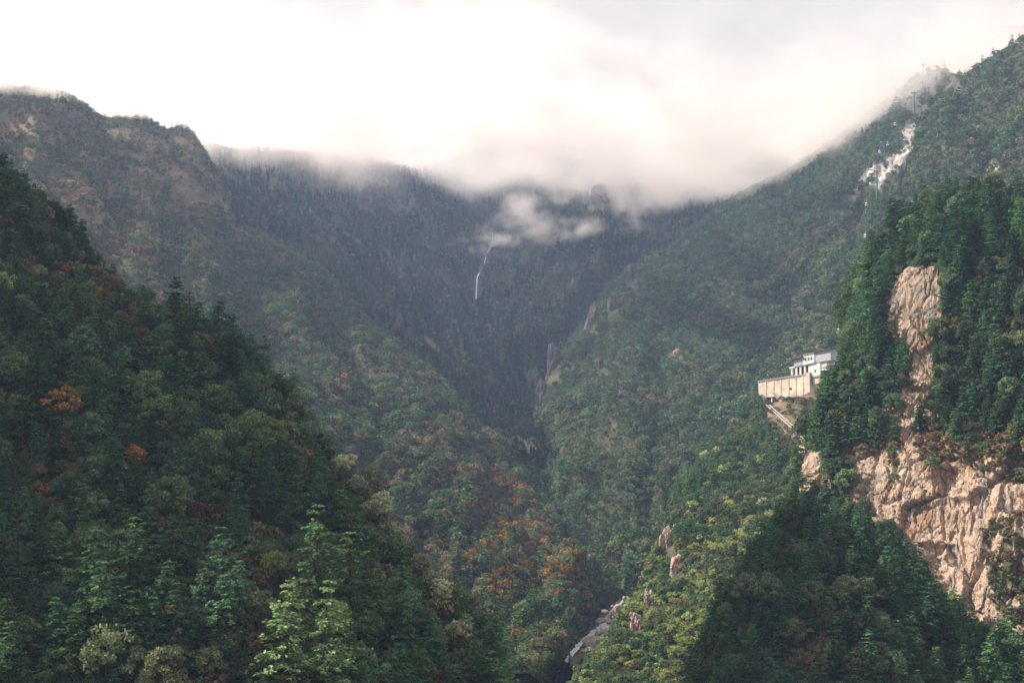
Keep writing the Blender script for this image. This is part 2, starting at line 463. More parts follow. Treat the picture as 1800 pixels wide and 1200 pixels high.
# -- valley head: dark gully walls under the cloud
w_rows = [
    [(250, 225, 2950), (420, 266, 2950), (520, 272, 3050), (640, 284, 3200), (720, 300, 3350), (800, 285, 3550), (866, 262, 3700), (960, 225, 3800), (1080, 215, 3750), (1200, 250, 3600), (1350, 270, 3400)],
    [(300, 330, 2750), (450, 350, 2750), (540, 360, 2850), (640, 372, 2950), (720, 385, 3050), (790, 390, 3200), (864, 398, 3350), (940, 385, 3300), (1040, 365, 3250), (1150, 380, 3150), (1300, 380, 3000)],
    [(400, 480, 2500), (520, 460, 2500), (590, 470, 2550), (660, 480, 2650), (730, 490, 2750), (790, 505, 2850), (840, 527, 2960), (900, 500, 2900), (980, 470, 2850), (1080, 470, 2750), (1250, 480, 2700)],
    [(600, 640, 2200), (640, 620, 2250), (690, 620, 2300), (730, 620, 2350), (770, 620, 2420), (810, 620, 2500), (852, 627, 2600), (885, 610, 2550), (920, 590, 2530), (980, 580, 2500), (1100, 620, 2450)],
    [(800, 780, 1850), (810, 775, 1870), (825, 770, 1900), (840, 765, 1930), (855, 760, 1960), (870, 755, 2000), (885, 752, 2050), (900, 745, 2040), (915, 740, 2030), (950, 740, 2000), (1000, 760, 1950)],
    [(890, 870, 1560), (895, 868, 1560), (900, 866, 1560), (905, 865, 1560), (910, 865, 1560), (915, 864, 1560), (925, 864, 1560), (935, 864, 1560), (945, 864, 1560), (965, 868, 1560), (1000, 880, 1560)]]
PATCH['D'] = Patch("valley_head", [off(w_rows[0], 0, 500, -200), off(w_rows[0], 0, 120, -20)] + w_rows, 220, 260,
    [(300, 22), (90, 12), (30, 4)], crest=0.286, gully=(18, 1.0, 55), crag=12,
    dry=lambda x, y, p: 0.15 * sstep(0.0, 0.3, fbm(p / 90.0, 3)),
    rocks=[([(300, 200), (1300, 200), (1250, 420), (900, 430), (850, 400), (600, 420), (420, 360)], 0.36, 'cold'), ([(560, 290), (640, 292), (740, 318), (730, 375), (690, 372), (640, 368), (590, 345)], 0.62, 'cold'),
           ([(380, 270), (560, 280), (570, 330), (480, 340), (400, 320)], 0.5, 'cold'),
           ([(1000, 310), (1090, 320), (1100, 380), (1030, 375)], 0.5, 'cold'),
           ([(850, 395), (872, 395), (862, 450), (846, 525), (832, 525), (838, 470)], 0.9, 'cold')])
# -- right mountain
e_cr = [(945, 868, 1575), (940, 812, 1700), (945, 750, 1850), (972, 650, 2150), (1045, 556, 2350), (1105, 482, 2480), (1180, 440, 2650), (1250, 378, 2850), (1330, 332, 2820), (1400, 297, 2740), (1480, 242, 2600), (1570, 184, 2420), (1600, 156, 2340), (1640, 124, 2260), (1676, 132, 2160), (1692, 138, 2060), (1712, 124, 2020), (1742, 108, 1990), (1800, 74, 1940), (1950, -10, 1820), (2150, -80, 1700)]
e_bt = [(948, 880, 1540), (965, 900, 1490), (985, 935, 1410), (1010, 985, 1300), (1040, 1050, 1180), (1070, 1100, 1110), (1110, 1140, 1080), (1160, 1150, 1080), (1210, 1130, 1100), (1260, 1080, 1140), (1310, 1020, 1180), (1360, 960, 1210), (1400, 900, 1240), (1440, 850, 1260), (1480, 800, 1280), (1520, 760, 1290), (1560, 720, 1300), (1600, 690, 1300), (1660, 650, 1300), (1800, 600, 1280), (2000, 560, 1240)]
def e_dry(x, y, p):
    return 0.35 * sstep(0.05, 0.3, fbm(p / 80.0, 3))
PATCH['E'] = Patch("east_mountain", [off(e_cr, 30, 420, -300), off(e_cr, 10, 90, -50), e_cr, lerp_rows(e_cr, e_bt, 0.25, 10), lerp_rows(e_cr, e_bt, 0.55, 8), lerp_rows(e_cr, e_bt, 0.8, 3), e_bt],
    240, 360, [(420, 22), (120, 11), (35, 4)], crest=0.333, gully=(15, 2.4, 28), crag=8, dry=e_dry,
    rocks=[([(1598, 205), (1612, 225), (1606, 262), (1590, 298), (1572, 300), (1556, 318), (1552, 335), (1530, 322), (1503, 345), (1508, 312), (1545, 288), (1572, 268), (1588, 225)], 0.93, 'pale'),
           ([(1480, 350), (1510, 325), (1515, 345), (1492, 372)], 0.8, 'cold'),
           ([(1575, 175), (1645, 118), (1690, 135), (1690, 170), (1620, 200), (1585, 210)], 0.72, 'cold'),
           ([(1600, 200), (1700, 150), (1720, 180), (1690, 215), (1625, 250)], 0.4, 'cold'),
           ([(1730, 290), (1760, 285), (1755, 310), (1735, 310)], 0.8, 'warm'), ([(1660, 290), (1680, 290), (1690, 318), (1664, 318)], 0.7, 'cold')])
# -- hazy hump beyond the right ridge
h_cr = [(1600, 190, 3000), (1680, 115, 2950), (1740, 66, 2900), (1800, 50, 2900), (1880, 40, 2900), (2100, 30, 2900)]
PATCH['R'] = Patch("far_ridge", [off(h_cr, 0, 300, -200), h_cr, off(h_cr, -20, -300, -240), off(h_cr, -40, -500, -420)], 70, 80, [(150, 14), (40, 5)],
    dry=lambda x, y, p: 0.9 + 0 * x)
# -- sunlit middle spur that carries the station
f_l = [(1560, 500, 1480), (1500, 590, 1380), (1450, 655, 1270), (1330, 722, 1175), (1240, 815, 1085), (1188, 900, 1005), (1145, 1015, 925), (1080, 1110, 855), (1000, 1235, 780)]
f_r = [(1640, 620, 1240), (1590, 690, 1160), (1530, 760, 1085), (1470, 815, 1015), (1420, 885, 935), (1370, 955, 872), (1300, 1060, 812), (1262, 1150, 765), (1250, 1270, 722)]
def cols(*rows):
    return [list(c) for c in zip(*rows)]
f_m = lerp_rows(f_l, f_r, 0.5, 5)
PATCH['F'] = Patch("station_spur", [off(f_l, -35, 120, -190), off(f_l, -11, 35, -48), f_l, f_m, f_r, off(f_r, 40, -40, -40), off(f_r, 90, -60, -110)],
    190, 230, [(70, 8), (25, 3)], gully=None, crag=3.5, dry=lambda x, y, p: np.maximum(0.45 * sstep(0.0, 0.3, fbm(p / 40.0, 3)), sstep(-14, 4, poly_dist([(1340, 690), (1420, 690), (1448, 720), (1440, 790), (1405, 800), (1370, 750), (1342, 715)], x, y))),
    rocks=[([(1352, 783), (1372, 780), (1374, 795), (1354, 797)], 0.9, 'warm'),
           ([(1392, 778), (1424, 776), (1428, 850), (1410, 850)], 0.9, 'warm'), ([(1420, 708), (1436, 706), (1424, 750), (1414, 742)], 0.9, 'warm')])
# -- cliff hill on the right
g_rows = [
    [(1470, 560, 800), (1560, 440, 760), (1600, 420, 735), (1650, 382, 720), (1720, 368, 705), (1830, 362, 690), (2000, 352, 670)],
    [(1490, 620, 760), (1540, 530, 705), (1562, 520, 690), (1610, 500, 668), (1680, 500, 655), (1800, 500, 628), (2000, 500, 590)],
    [(1480, 680, 740), (1525, 640, 690), (1545, 630, 672), (1612, 640, 645), (1690, 640, 628), (1800, 640, 602), (2000, 640, 560)],
    [(1440, 750, 730), (1470, 715, 688), (1495, 700, 668), (1592, 730, 632), (1680, 755, 612), (1800, 760, 584), (2000, 760, 545)],
    [(1400, 850, 725), (1415, 800, 690), (1440, 795, 664), (1582, 800, 622), (1680, 812, 600), (1805, 820, 570), (2000, 820, 530)],
    [(1380, 930, 720), (1395, 890, 690), (1415, 880, 660), (1568, 930, 612), (1685, 990, 588), (1812, 1010, 556), (2000, 1020, 515)],
    [(1400, 1010, 710), (1420, 990, 680), (1450, 990, 645), (1596, 1045, 600), (1700, 1120, 576), (1820, 1170, 545), (2000, 1200, 505)],
    [(1420, 1130, 690), (1450, 1110, 650), (1490, 1110, 610), (1630, 1160, 570), (1720, 1260, 550), (1850, 1320, 520), (2000, 1350, 490)]]
g_rock = [([(1588, 730), (1604, 735), (1612, 790), (1660, 806), (1720, 798), (1800, 796), (1900, 800), (1900, 1200), (1770, 1150), (1690, 1100), (1640, 1040), (1590, 980), (1552, 935), (1572, 860), (1578, 800)], 1.0, 'warm'),
          ([(1562, 512), (1595, 468), (1650, 470), (1664, 560), (1642, 620), (1652, 692), (1612, 684), (1580, 622), (1543, 608), (1548, 560)], 0.77, 'warm'),
          ([(1586, 680), (1600, 690), (1612, 740), (1600, 760), (1588, 740)], 0.9, 'warm'),
          ([(1404, 788), (1440, 796), (1464, 860), (1452, 902), (1420, 894), (1402, 850)], 0.9, 'warm'),
          ([(1478, 800), (1560, 788), (1576, 860), (1562, 925), (1500, 905), (1483, 850)], 0.85, 'warm'), ([(1572, 690), (1640, 690), (1652, 750), (1622, 800), (1578, 802)], 0.72, 'warm'),
          ([(1488, 660), (1500, 655), (1502, 720), (1490, 725)], 0.9, 'warm'), ([(1716, 590), (1732, 585), (1735, 622), (1720, 620)], 0.8, 'warm')]
g_scrub = [[(1722, 930), (1760, 905), (1810, 900), (1810, 1110), (1750, 1065), (1735, 1000)], [(1655, 806), (1700, 790), (1820, 780), (1820, 850), (1760, 842), (1715, 832)], [(1620, 790), (1650, 800), (1640, 830), (1615, 815)]]
def g_dry(x, y, p):
    z = sstep(-30, 10, poly_dist([(1480, 720), (1560, 690), (1640, 690), (1730, 740), (1800, 780), (1800, 1100), (1740, 1010), (1700, 830), (1560, 800), (1490, 780)], x, y))
    return z * (0.75 + 0.5 * fbm(p / 15.0, 3))
PATCH['G'] = Patch("cliff_hillside", [off(g_rows[0], 30, 120, -90), off(g_rows[0], 10, 35, -8)] + g_rows, 560, 420, [(60, 5), (22, 2.2)], crag=3.0, rocks=g_rock, dry=g_dry)
# -- shaded apron of trees under the cliff
H_cr = [(1205, 1340, 430), (1238, 1215, 455), (1256, 1125, 470), (1300, 1055, 478), (1350, 985, 484), (1408, 925, 488), (1490, 962, 486), (1560, 1015, 482), (1620, 1065, 478), (1665, 1118, 472), (1735, 1158, 466), (1840, 1205, 458), (1980, 1240, 450)]
H_bt = [(1190, 1480, 410), (1235, 1420, 412), (1270, 1400, 412), (1310, 1390, 410), (1350, 1380, 408), (1405, 1370, 405), (1490, 1370, 402), (1560, 1375, 400), (1620, 1380, 398), (1680, 1385, 396), (1750, 1390, 394), (1850, 1400, 392), (2000, 1410, 390)]
PATCH['H'] = Patch("lower_hillside", [off(H_cr, 0, 110, -70), off(H_cr, 0, 30, -12), H_cr, lerp_rows(H_cr, H_bt, 0.35, 5), lerp_rows(H_cr, H_bt, 0.7, 4), H_bt], 130, 170, [(40, 4), (15, 1.5)],
    dry=lambda x, y, p: 0.5 * sstep(-0.05, 0.25, fbm(p / 25.0, 3)))
# -- viewer's unseen mountainside behind and beside the camera, added to dim sky light
c_cr = [('w', -1600, -900, 120), ('w', -900, -700, 170), ('w', -300, -620, 130), ('w', 300, -640, 120), ('w', 900, -700, 170), ('w', 1600, -900, 120)]
c_md = [('w', -1700, -350, 10), ('w', -900, -260, 50), ('w', -300, -200, 40), ('w', 300, -200, 40), ('w', 900, -260, 50), ('w', 1700, -350, 10)]
c_bt = [('w', -1800, 0, -200), ('w', -900, -30, -60), ('w', -300, -25, -20), ('w', 300, -25, -20), ('w', 900, -30, -60), ('w', 1800, 0, -200)]
c_fo = [('w', -1800, 200, -320), ('w', -900, 190, -320), ('w', -300, 180, -320), ('w', 300, 180, -320), ('w', 900, 190, -320), ('w', 1800, 200, -320)]
PATCH['C'] = Patch("viewpoint_mountain", [off(c_cr, 0, -400, -500), c_cr, c_md, c_bt, c_fo], 60, 80, [(200, 14), (60, 5)], dry=lambda x, y, p: 0.3 + 0 * x)
# -- low ground that carries everything out to the horizon
gm, gn = 60, 60
gx, gy = np.meshgrid(np.linspace(-9000, 9000, gm), np.linspace(-7000, 11000, gn))
gp = np.stack([gx.ravel(), gy.ravel(), np.full(gx.size, -300.0)], 1)
gp[:, 2] += 25 * fbm(gp / 1500.0, 3)
add_obj("ground", new_mesh("ground", gp, grid_faces(gn, gm), [M['ground']], smooth=True, attrs={k: np.zeros(len(gp)) for k in ('rock', 'warm', 'pale', 'dry')}), kind='structure')

# depth map of the bare hills, to leave out plants nobody could see
ZW, ZH = 300, 200
zbuf = np.full((ZH, ZW), 1e9)
for k_, p_ in PATCH.items():
    if k_ == 'C': continue
    px, py, dep = bearing(p_.P.reshape(-1, 3))
    ix, iy = np.floor(px / 6).astype(int), np.floor(py / 6).astype(int)
    ok = (ix >= 0) & (ix < ZW) & (iy >= 0) & (iy < ZH)
    np.minimum.at(zbuf, (iy[ok], ix[ok]), dep[ok])
def visible(p, h, margin):
    px, py, dep = bearing(p + np.stack([0 * h, 0 * h, h], 1))
    inf = (px > -70) & (px < 1870) & (py > -60) & (py < 1330)
    ix, iy = np.clip((px / 6).astype(int), 0, ZW - 1), np.clip((py / 6).astype(int), 0, ZH - 1)
    margin = np.where((px > 840) & (px < 1012) & (py > 1090), 900.0, margin)
    return inf & (dep < zbuf[iy, ix] + margin)

def ground_at(key, px, py, rad=6.0):
    """Point of a hill that lies on the bearing (px, py)."""
    V = PATCH[key].P.reshape(-1, 3); x, y, d = bearing(V)
    r2 = (x - px) ** 2 + (y - py) ** 2
    c = np.where(r2 < rad * rad)[0]
    if len(c) == 0: c = np.array([r2.argmin()])
    dm = d[c].min()
    c = c[d[c] < dm + 40]
    return np.array(W(px, py, float(V[c[r2[c].argmin()], 1])))
STREAM_CLEAR = [(1004, 1152), (1036, 1116), (1052, 1080), (1068, 1064), (1102, 1050), (1080, 1112), (1045, 1154)]
OUTCROPS = [  # hill, bearing of the middle, width and height in photo pixels, warm?, label
    ('F', 1174, 962, 17, 50, 1, 'tan rock outcrop at the head of the rocky rib on the sunlit spur'), ('F', 1188, 1005, 15, 44, 1, 'narrow tan rock outcrop just below the head of the rocky rib'),
    ('F', 1140, 1062, 14, 38, 1, 'reddish rock outcrop low on the sunlit spur above the stream'), ('F', 1116, 1105, 18, 42, 1, 'lowest reddish rock outcrop beside the stream'),
    ('F', 1243, 1125, 12, 40, 1, 'brown rock outcrop against the shaded lower hillside'), ('F', 1232, 1172, 15, 50, 1, 'brown rock outcrop at the bottom edge beside the shaded hillside'),
    ('E', 1110, 492, 16, 44, 0, 'grey rock pillar highest on the wooded rib beyond the gorge'), ('E', 1040, 566, 12, 50, 0.4, 'slim grey rock pillar on the gorge rim'),
    ('E', 1077, 545, 15, 44, 0, 'grey rock pillar between the slim one and the highest one'), ('E', 972, 648, 22, 66, 0, 'largest grey crag standing over the dark gorge'), ('E', 950, 700, 13, 52, 0, 'grey crag low on the gorge wall under the largest one'),
    ('E', 1056, 646, 12, 26, 0, 'small grey crag in the forest right of the largest one'), ('E', 1191, 625, 10, 18, 0.8, 'tiny tan crag alone in the dark forest above the spur'),
    ('E', 1092, 700, 9, 20, 0, 'tiny grey crag amid forest below the other crags'), ('B', 672, 540, 22, 16, 0, 'pale crag on the brow of the brown spur'), ('B', 700, 566, 10, 26, 0, 'thin grey crag below the brow of the brown spur'),
    ('D', 655, 350, 30, 44, 0, 'dark cliff rib under the cloud at the valley head'), ('D', 690, 360, 22, 40, 0, 'dark cliff rib beside the broad one under the cloud'), ('D', 1060, 352, 26, 44, 0, 'dark rock knob among the drifting mist')]
FALL_LINE = [(866, 412), (865, 432), (856, 448), (850, 470), (840, 488), (838, 505), (837, 528)]
STATION_CLEAR = [(1322, 655), (1400, 640), (1470, 640), (1452, 690), (1440, 800), (1385, 806), (1345, 745)]

def outcrop(seed, w, h, dp, warm):
    """Craggy upright rock: blunt body split by steep joints."""
    r = np.random.RandomState(seed); nv_, nu_ = 40, 44
    th, ph = np.meshgrid(np.linspace(0.03, math.pi - 0.03, nv_), np.linspace(0, 2 * math.pi, nu_, endpoint=False), indexing='ij')
    d = np.stack([np.sin(th) * np.cos(ph), np.sin(th) * np.sin(ph), np.cos(th)], -1).reshape(-1, 3)
    d = np.sign(d) * np.abs(d) ** 0.62
    k = 1 + 0.45 * fbm(d * 1.1 + seed, 3)
    v = d * (w / 2, dp / 2, h / 2) * k[:, None]
    v[:, 0] += 0.18 * w * np.sin(v[:, 2] / h * 4 + seed); 
    c = max(1.2, w * 0.34)
    f1, f2, rv, of_ = worley(v / (c, c, c * 2.6) + seed)
    g1, g2, rw, og = worley(v / (c * 0.4, c * 0.4, c * 0.9) + seed + 5)
    dd = c * (0.55 * (rv[:, 0] - 0.5) + 0.20 * (rw[:, 0] - 0.5) - 0.25 * np.exp(-((f2 - f1) / 0.08) ** 2)) + 0.25 * c * ((rv[:, 1:] - 0.5) * of_[:, [0, 2]]).sum(1)
    n_ = d / (np.linalg.norm(d, axis=1)[:, None] + 1e-9); n_[:, 2] *= 0.4
    v = v + n_ * dd[:, None]
    a = np.arange(nv_ * nu_).reshape(nv_, nu_)
    f_ = np.stack([a[:-1], a[1:], np.roll(a, -1, 1)[1:], np.roll(a, -1, 1)[:-1]], -1).reshape(-1, 4)
    n = len(v)
    return new_mesh("rock_outcrop", v, f_, [M['ground']], attrs={'rock': np.ones(n), 'warm': np.full(n, float(warm)), 'pale': np.zeros(n), 'dry': np.zeros(n)})
for k_, (key_, ox, oy, ow, oh, wm, lab) in enumerate(OUTCROPS):
    q_ = ground_at(key_, ox, oy); m_px = q_[1] / FPX
    o = add_obj("rock_outcrop", outcrop(300 + k_, 1.2 * ow * m_px, 1.2 * oh * m_px, max(ow, 14) * m_px * 1.2, wm), label=lab, category='rock', group='rock outcrops on the slopes')
    o.location = q_ + np.array((0.0, ow * m_px * 0.02, 0.04 * oh * m_px)); o.rotation_euler = (RAD(-8), RAD(6) * math.sin(k_ * 2.1), 0.5 * math.sin(k_ * 1.7))

# ================================================================== plants: prototype meshes
def leaf_quads(c, axis, nrm, ln, wd):
    """Rhombic leaf sprays: centres c, long axis, face normal, length, width arrays -> verts, faces."""
    axis = axis / (np.linalg.norm(axis, axis=1)[:, None] + 1e-9)
    side = np.cross(axis, nrm); side /= np.linalg.norm(side, axis=1)[:, None] + 1e-9
    up = np.cross(side, axis)
    ln, wd = ln[:, None], wd[:, None]
    v = np.stack([c - axis * ln * 0.5, c + side * wd * 0.5 + axis * ln * 0.08, c + axis * ln * 0.5 - up * ln * 0.10, c - side * wd * 0.5 + axis * ln * 0.08], 1).reshape(-1, 3)
    f = np.arange(len(v)).reshape(-1, 4)
    return v, f

def tube(pts, radii, sides=5):
    pts = np.asarray(pts, float); vs, fs = [], []
    for k, (p, r) in enumerate(zip(pts, radii)):
        t = pts[min(k + 1, len(pts) - 1)] - pts[max(k - 1, 0)]; t /= np.linalg.norm(t) + 1e-9
        a = np.cross(t, (0.31, 0.9, 0.2)); a /= np.linalg.norm(a); b = np.cross(t, a)
        for j in range(sides):
            an = 2 * math.pi * j / sides
            vs.append(p + r * (math.cos(an) * a + math.sin(an) * b))
    for k in range(len(pts) - 1):
        for j in range(sides):
            fs.append((k * sides + j, k * sides + (j + 1) % sides, (k + 1) * sides + (j + 1) % sides, (k + 1) * sides + j))
    return np.array(vs), np.array(fs)

def join(parts):
    vs, fs, o = [], [], 0
    for v, f in parts:
        vs.append(v); fs.append(f + o); o += len(v)
    return np.concatenate(vs), np.concatenate(fs)

def conifer(seed, H=18.0, R=4.2, tiers=20, per=7, leaves=24, leaf=0.85, low=0.12):
    """Layered mountain conifer: tiers of flat, slightly drooping sprays. Returns (crown, trunk)."""
    r = np.random.RandomState(seed)
    C, A, Nn, Ln, Wd = [], [], [], [], []
    limbs = [tube([(0, 0, -2.0), (0.15 * r.randn(), 0.15 * r.randn(), H * 0.35), (0.2 * r.randn(), 0.2 * r.randn(), H * 0.7), (0, 0, H * 0.985)], [0.026 * H, 0.019 * H, 0.010 * H, 0.02], 6)]
    a1 = r.rand() * 6.28
    for t in np.linspace(low, 0.965, tiers):
        t = min(0.97, max(low, t + r.uniform(-0.4, 0.4) / tiers))
        prof = (1 - t) ** 0.62 * (0.60 + 0.40 * min(1, (t - low + 0.08) / 0.22))
        Lt = R * prof * r.uniform(0.86, 1.12) + 0.25
        nb = max(4, int(per * (0.6 + 0.6 * prof) + r.rand()))
        a0 = r.rand() * 6.28
        for k in range(nb):
            az = a0 + 6.283 * k / nb + r.uniform(-0.3, 0.3)
            Lb = Lt * r.uniform(0.58, 1.22) * (1 + 0.22 * math.sin(az - a1))
            dv = np.array([math.cos(az), math.sin(az), 0.0]); sd = np.array([-dv[1], dv[0], 0.0])
            rise, droop = r.uniform(-0.05, 0.22), r.uniform(0.22, 0.45)
            z0 = H * t
            def pt(s):
                return np.stack([dv[0] * Lb * s, dv[1] * Lb * s, z0 + Lb * (rise * s - droop * s * s + 0.20 * s ** 4)], 1)
            n = max(5, int(leaves * (0.35 + 0.65 * Lb / R)))
            s_ = r.rand(n) ** 0.7 * 0.95 + 0.06
            w_ = (r.rand(n) * 2 - 1) * 0.36 * Lb * (1.12 - s_) * (0.5 + s_)
            c = pt(s_) + sd * w_[:, None]
            c[:, 2] += r.normal(size=n) * 0.05 * Lb - 0.10 * np.abs(w_)
            ax = dv * 1.0 + sd * (np.sign(w_) * r.uniform(0.3, 1.1, n))[:, None] + r.normal(size=(n, 3)) * 0.22
            nm = np.array([0, 0, 1.0]) + r.normal(size=(n, 3)) * 0.38 + dv * 0.25
            C.append(c); A.append(ax); Nn.append(nm)
            Ln.append(leaf * r.uniform(0.7, 1.3, n)); Wd.append(leaf * 0.55 * r.uniform(0.7, 1.3, n))
            if leaves > 12:
                q = pt(np.array([0.0, 0.5, 0.95]))
                limbs.append(tube(q, [0.004 * H, 0.0028 * H, 0.01], 3))
    v, f = leaf_quads(np.concatenate(C), np.concatenate(A), np.concatenate(Nn), np.concatenate(Ln), np.concatenate(Wd))
    return (v, f), join(limbs)

def broadleaf(seed, H=12.0, R=4.5, clumps=26, leaves=130, leaf=0.6, base=0.30):
    """Round-headed tree: limbs carrying clumps of leaves. Returns (crown, trunk)."""
    r = np.random.RandomState(seed)
    C, A, Nn, Ln = [], [], [], []
    fork = np.array([0.2 * r.randn(), 0.2 * r.randn(), H * base])
    limbs = [tube([(0, 0, -1.5), fork * 0.5, fork, fork + (0.1 * R * r.randn(), 0.1 * R * r.randn(), H * 0.25)], [0.030 * H, 0.022 * H, 0.018 * H, 0.008 * H], 6)]
    zc, hz = H * (base + 1) / 2, H * (1 - base) / 2
    for k in range(clumps):
        th = k * 2.39996 + r.uniform(-0.5, 0.5)
        u = 1 - 1.55 * (k + 0.5) / clumps
        rad = math.sqrt(max(0, 1 - u * u)) * r.uniform(0.45, 1.05) * (1 + 0.25 * math.sin(th + seed))
        cc = np.array([R * rad * math.cos(th), R * rad * math.sin(th), zc + hz * u * r.uniform(0.65, 0.95)])
        cr = R * r.uniform(0.24, 0.42)
        n = int(leaves * r.uniform(0.7, 1.3))
        d = r.normal(size=(n, 3)); d[:, 2] = d[:, 2] * 0.8 + 0.25; d /= np.linalg.norm(d, axis=1)[:, None]
        C.append(cc + d * cr * (r.uniform(0.55, 1.08, n)[:, None]) * (1, 1, 0.72))
        Nn.append(d + r.normal(size=(n, 3)) * 0.45); A.append(r.normal(size=(n, 3)))
        Ln.append(leaf * r.uniform(0.65, 1.35, n))
        if leaves > 40:
            limbs.append(tube([fork * 0.9, fork * 0.5 + cc * 0.5 + (0, 0, -0.3), cc], [0.010 * H, 0.006 * H, 0.02], 3))
    C = np.concatenate(C); Ln = np.concatenate(Ln)
    v, f = leaf_quads(C, np.concatenate(A), np.concatenate(Nn), Ln, Ln * 0.75)
    return (v, f), join(limbs)

proto = {}          # kind -> list of (crown mesh, trunk mesh)
def make_protos(kind, fn, seeds, material, **kw):
    out = []
    for s_ in seeds:
        kk = {k: (v(np.random.RandomState(s_ + 5)) if callable(v) else v) for k, v in kw.items()}
        cr, tr = fn(s_, **kk)
        out.append((new_mesh(kind + "_crown", *cr, mats=[M[material]]), new_mesh(kind + "_trunk", *tr, mats=[M['bark']])))
    proto[kind] = out
U = lambda a, b: (lambda r: r.uniform(a, b))
U2 = lambda a, b: (lambda r: r.randint(a, b))
make_protos('conifer', conifer, range(9), 'conifer', R=U(4.2, 6.4), H=U(15, 19), tiers=U2(13, 19), leaves=30)
make_protos('broad', broadleaf, range(20, 28), 'broad', R=U(3.2, 5.0), H=U(9, 14), clumps=U2(18, 34))
make_protos('olive', broadleaf, range(30, 33), 'olive', R=U(3.8, 4.8), H=U(9, 12))
make_protos('autumn', broadleaf, range(40, 43), 'autumn', R=U(3.0, 4.0), H=U(8, 11), clumps=18, leaves=80)
make_protos('rust', broadleaf, range(50, 53), 'rust', R=U(3.0, 4.2), H=U(7, 10), clumps=18, leaves=80)
make_protos('scrub', broadleaf, range(60, 63), 'dry', R=2.4, H=3.6, clumps=10, leaves=60, leaf=0.5, base=0.02)
make_protos('bush', broadleaf, range(64, 67), 'broad', R=2.6, H=4.2, clumps=11, leaves=70, leaf=0.5, base=0.02)
make_protos('m_conifer', conifer, range(70, 74), 'conifer', R=U(3.6, 4.6), tiers=13, per=6, leaves=10, leaf=1.35)
make_protos('m_broad', broadleaf, range(74, 78), 'broad', R=U(4, 5), H=U(10, 12), clumps=14, leaves=40, leaf=1.0)
make_protos('m_olive', broadleaf, range(78, 82), 'olive', R=U(4, 5), H=U(9, 12), clumps=14, leaves=40, leaf=1.0)
make_protos('m_autumn', broadleaf, range(82, 85), 'autumn', R=U(3, 4), H=U(8, 10), clumps=12, leaves=30, leaf=1.0)
make_protos('m_rust', broadleaf, range(85, 88), 'rust', R=U(3, 4), H=U(7, 9), clumps=12, leaves=30, leaf=1.0)
make_protos('f_conifer', conifer, range(90, 93), 'conifer', R=4.2, tiers=8, per=5, leaves=6, leaf=2.1)
make_protos('f_broad', broadleaf, range(93, 97), 'broad', R=U(4, 5), H=U(9, 11), clumps=9, leaves=22, leaf=1.5)
make_protos('f_dry', broadleaf, range(97, 100), 'dry', R=U(3, 4), H=U(5, 7), clumps=8, leaves=20, leaf=1.3, base=0.1)
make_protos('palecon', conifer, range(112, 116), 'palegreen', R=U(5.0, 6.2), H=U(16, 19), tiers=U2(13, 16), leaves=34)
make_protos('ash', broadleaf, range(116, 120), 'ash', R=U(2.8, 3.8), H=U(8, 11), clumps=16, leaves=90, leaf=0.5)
make_protos('f_heath', broadleaf, range(106, 110), 'heath', R=U(3.4, 4.6), H=U(6, 9), clumps=9, leaves=22, leaf=1.4, base=0.12)
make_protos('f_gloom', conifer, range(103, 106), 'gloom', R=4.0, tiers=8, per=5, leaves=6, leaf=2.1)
make_protos('f_autumn', broadleaf, range(100, 102), 'autumn', R=3.6, H=8, clumps=8, leaves=20, leaf=1.3)

# ================================================================== planting
rng = np.random.RandomState(11)
def blob(px, py, x, y, rx, ry=None):
    ry = ry or rx
    return np.exp(-(((px - x) / rx) ** 2 + ((py - y) / ry) ** 2))

def thin(p, spacing):
    """Keep one point per cell of a jittered map grid, then drop close pairs."""
    q = np.floor(p / spacing).astype(np.int64)
    key = q[:, 0] * 73856093 ^ q[:, 1] * 19349663 ^ q[:, 2] * 83492791
    _, i = np.unique(key, return_index=True)
    return np.sort(i)

stuff = {}          # name -> list of (kind, p, scale, rot)
near = []           # candidates for single trees: dict
def plant(name, kinds, p, sc):
    stuff.setdefault(name, []).append((kinds, p, sc))

def choose(ws):
    """ws: dict kind -> weight array; returns index array and kinds list."""
    ks = list(ws); w = np.stack([np.broadcast_to(ws[k], len(next(v for v in ws.values() if np.ndim(v)))) for k in ks], 1).astype(float)
    w = np.cumsum(w, 1); r_ = rng.rand(len(w)) * w[:, -1]
    return (r_[:, None] > w).sum(1).clip(0, len(ks) - 1), ks

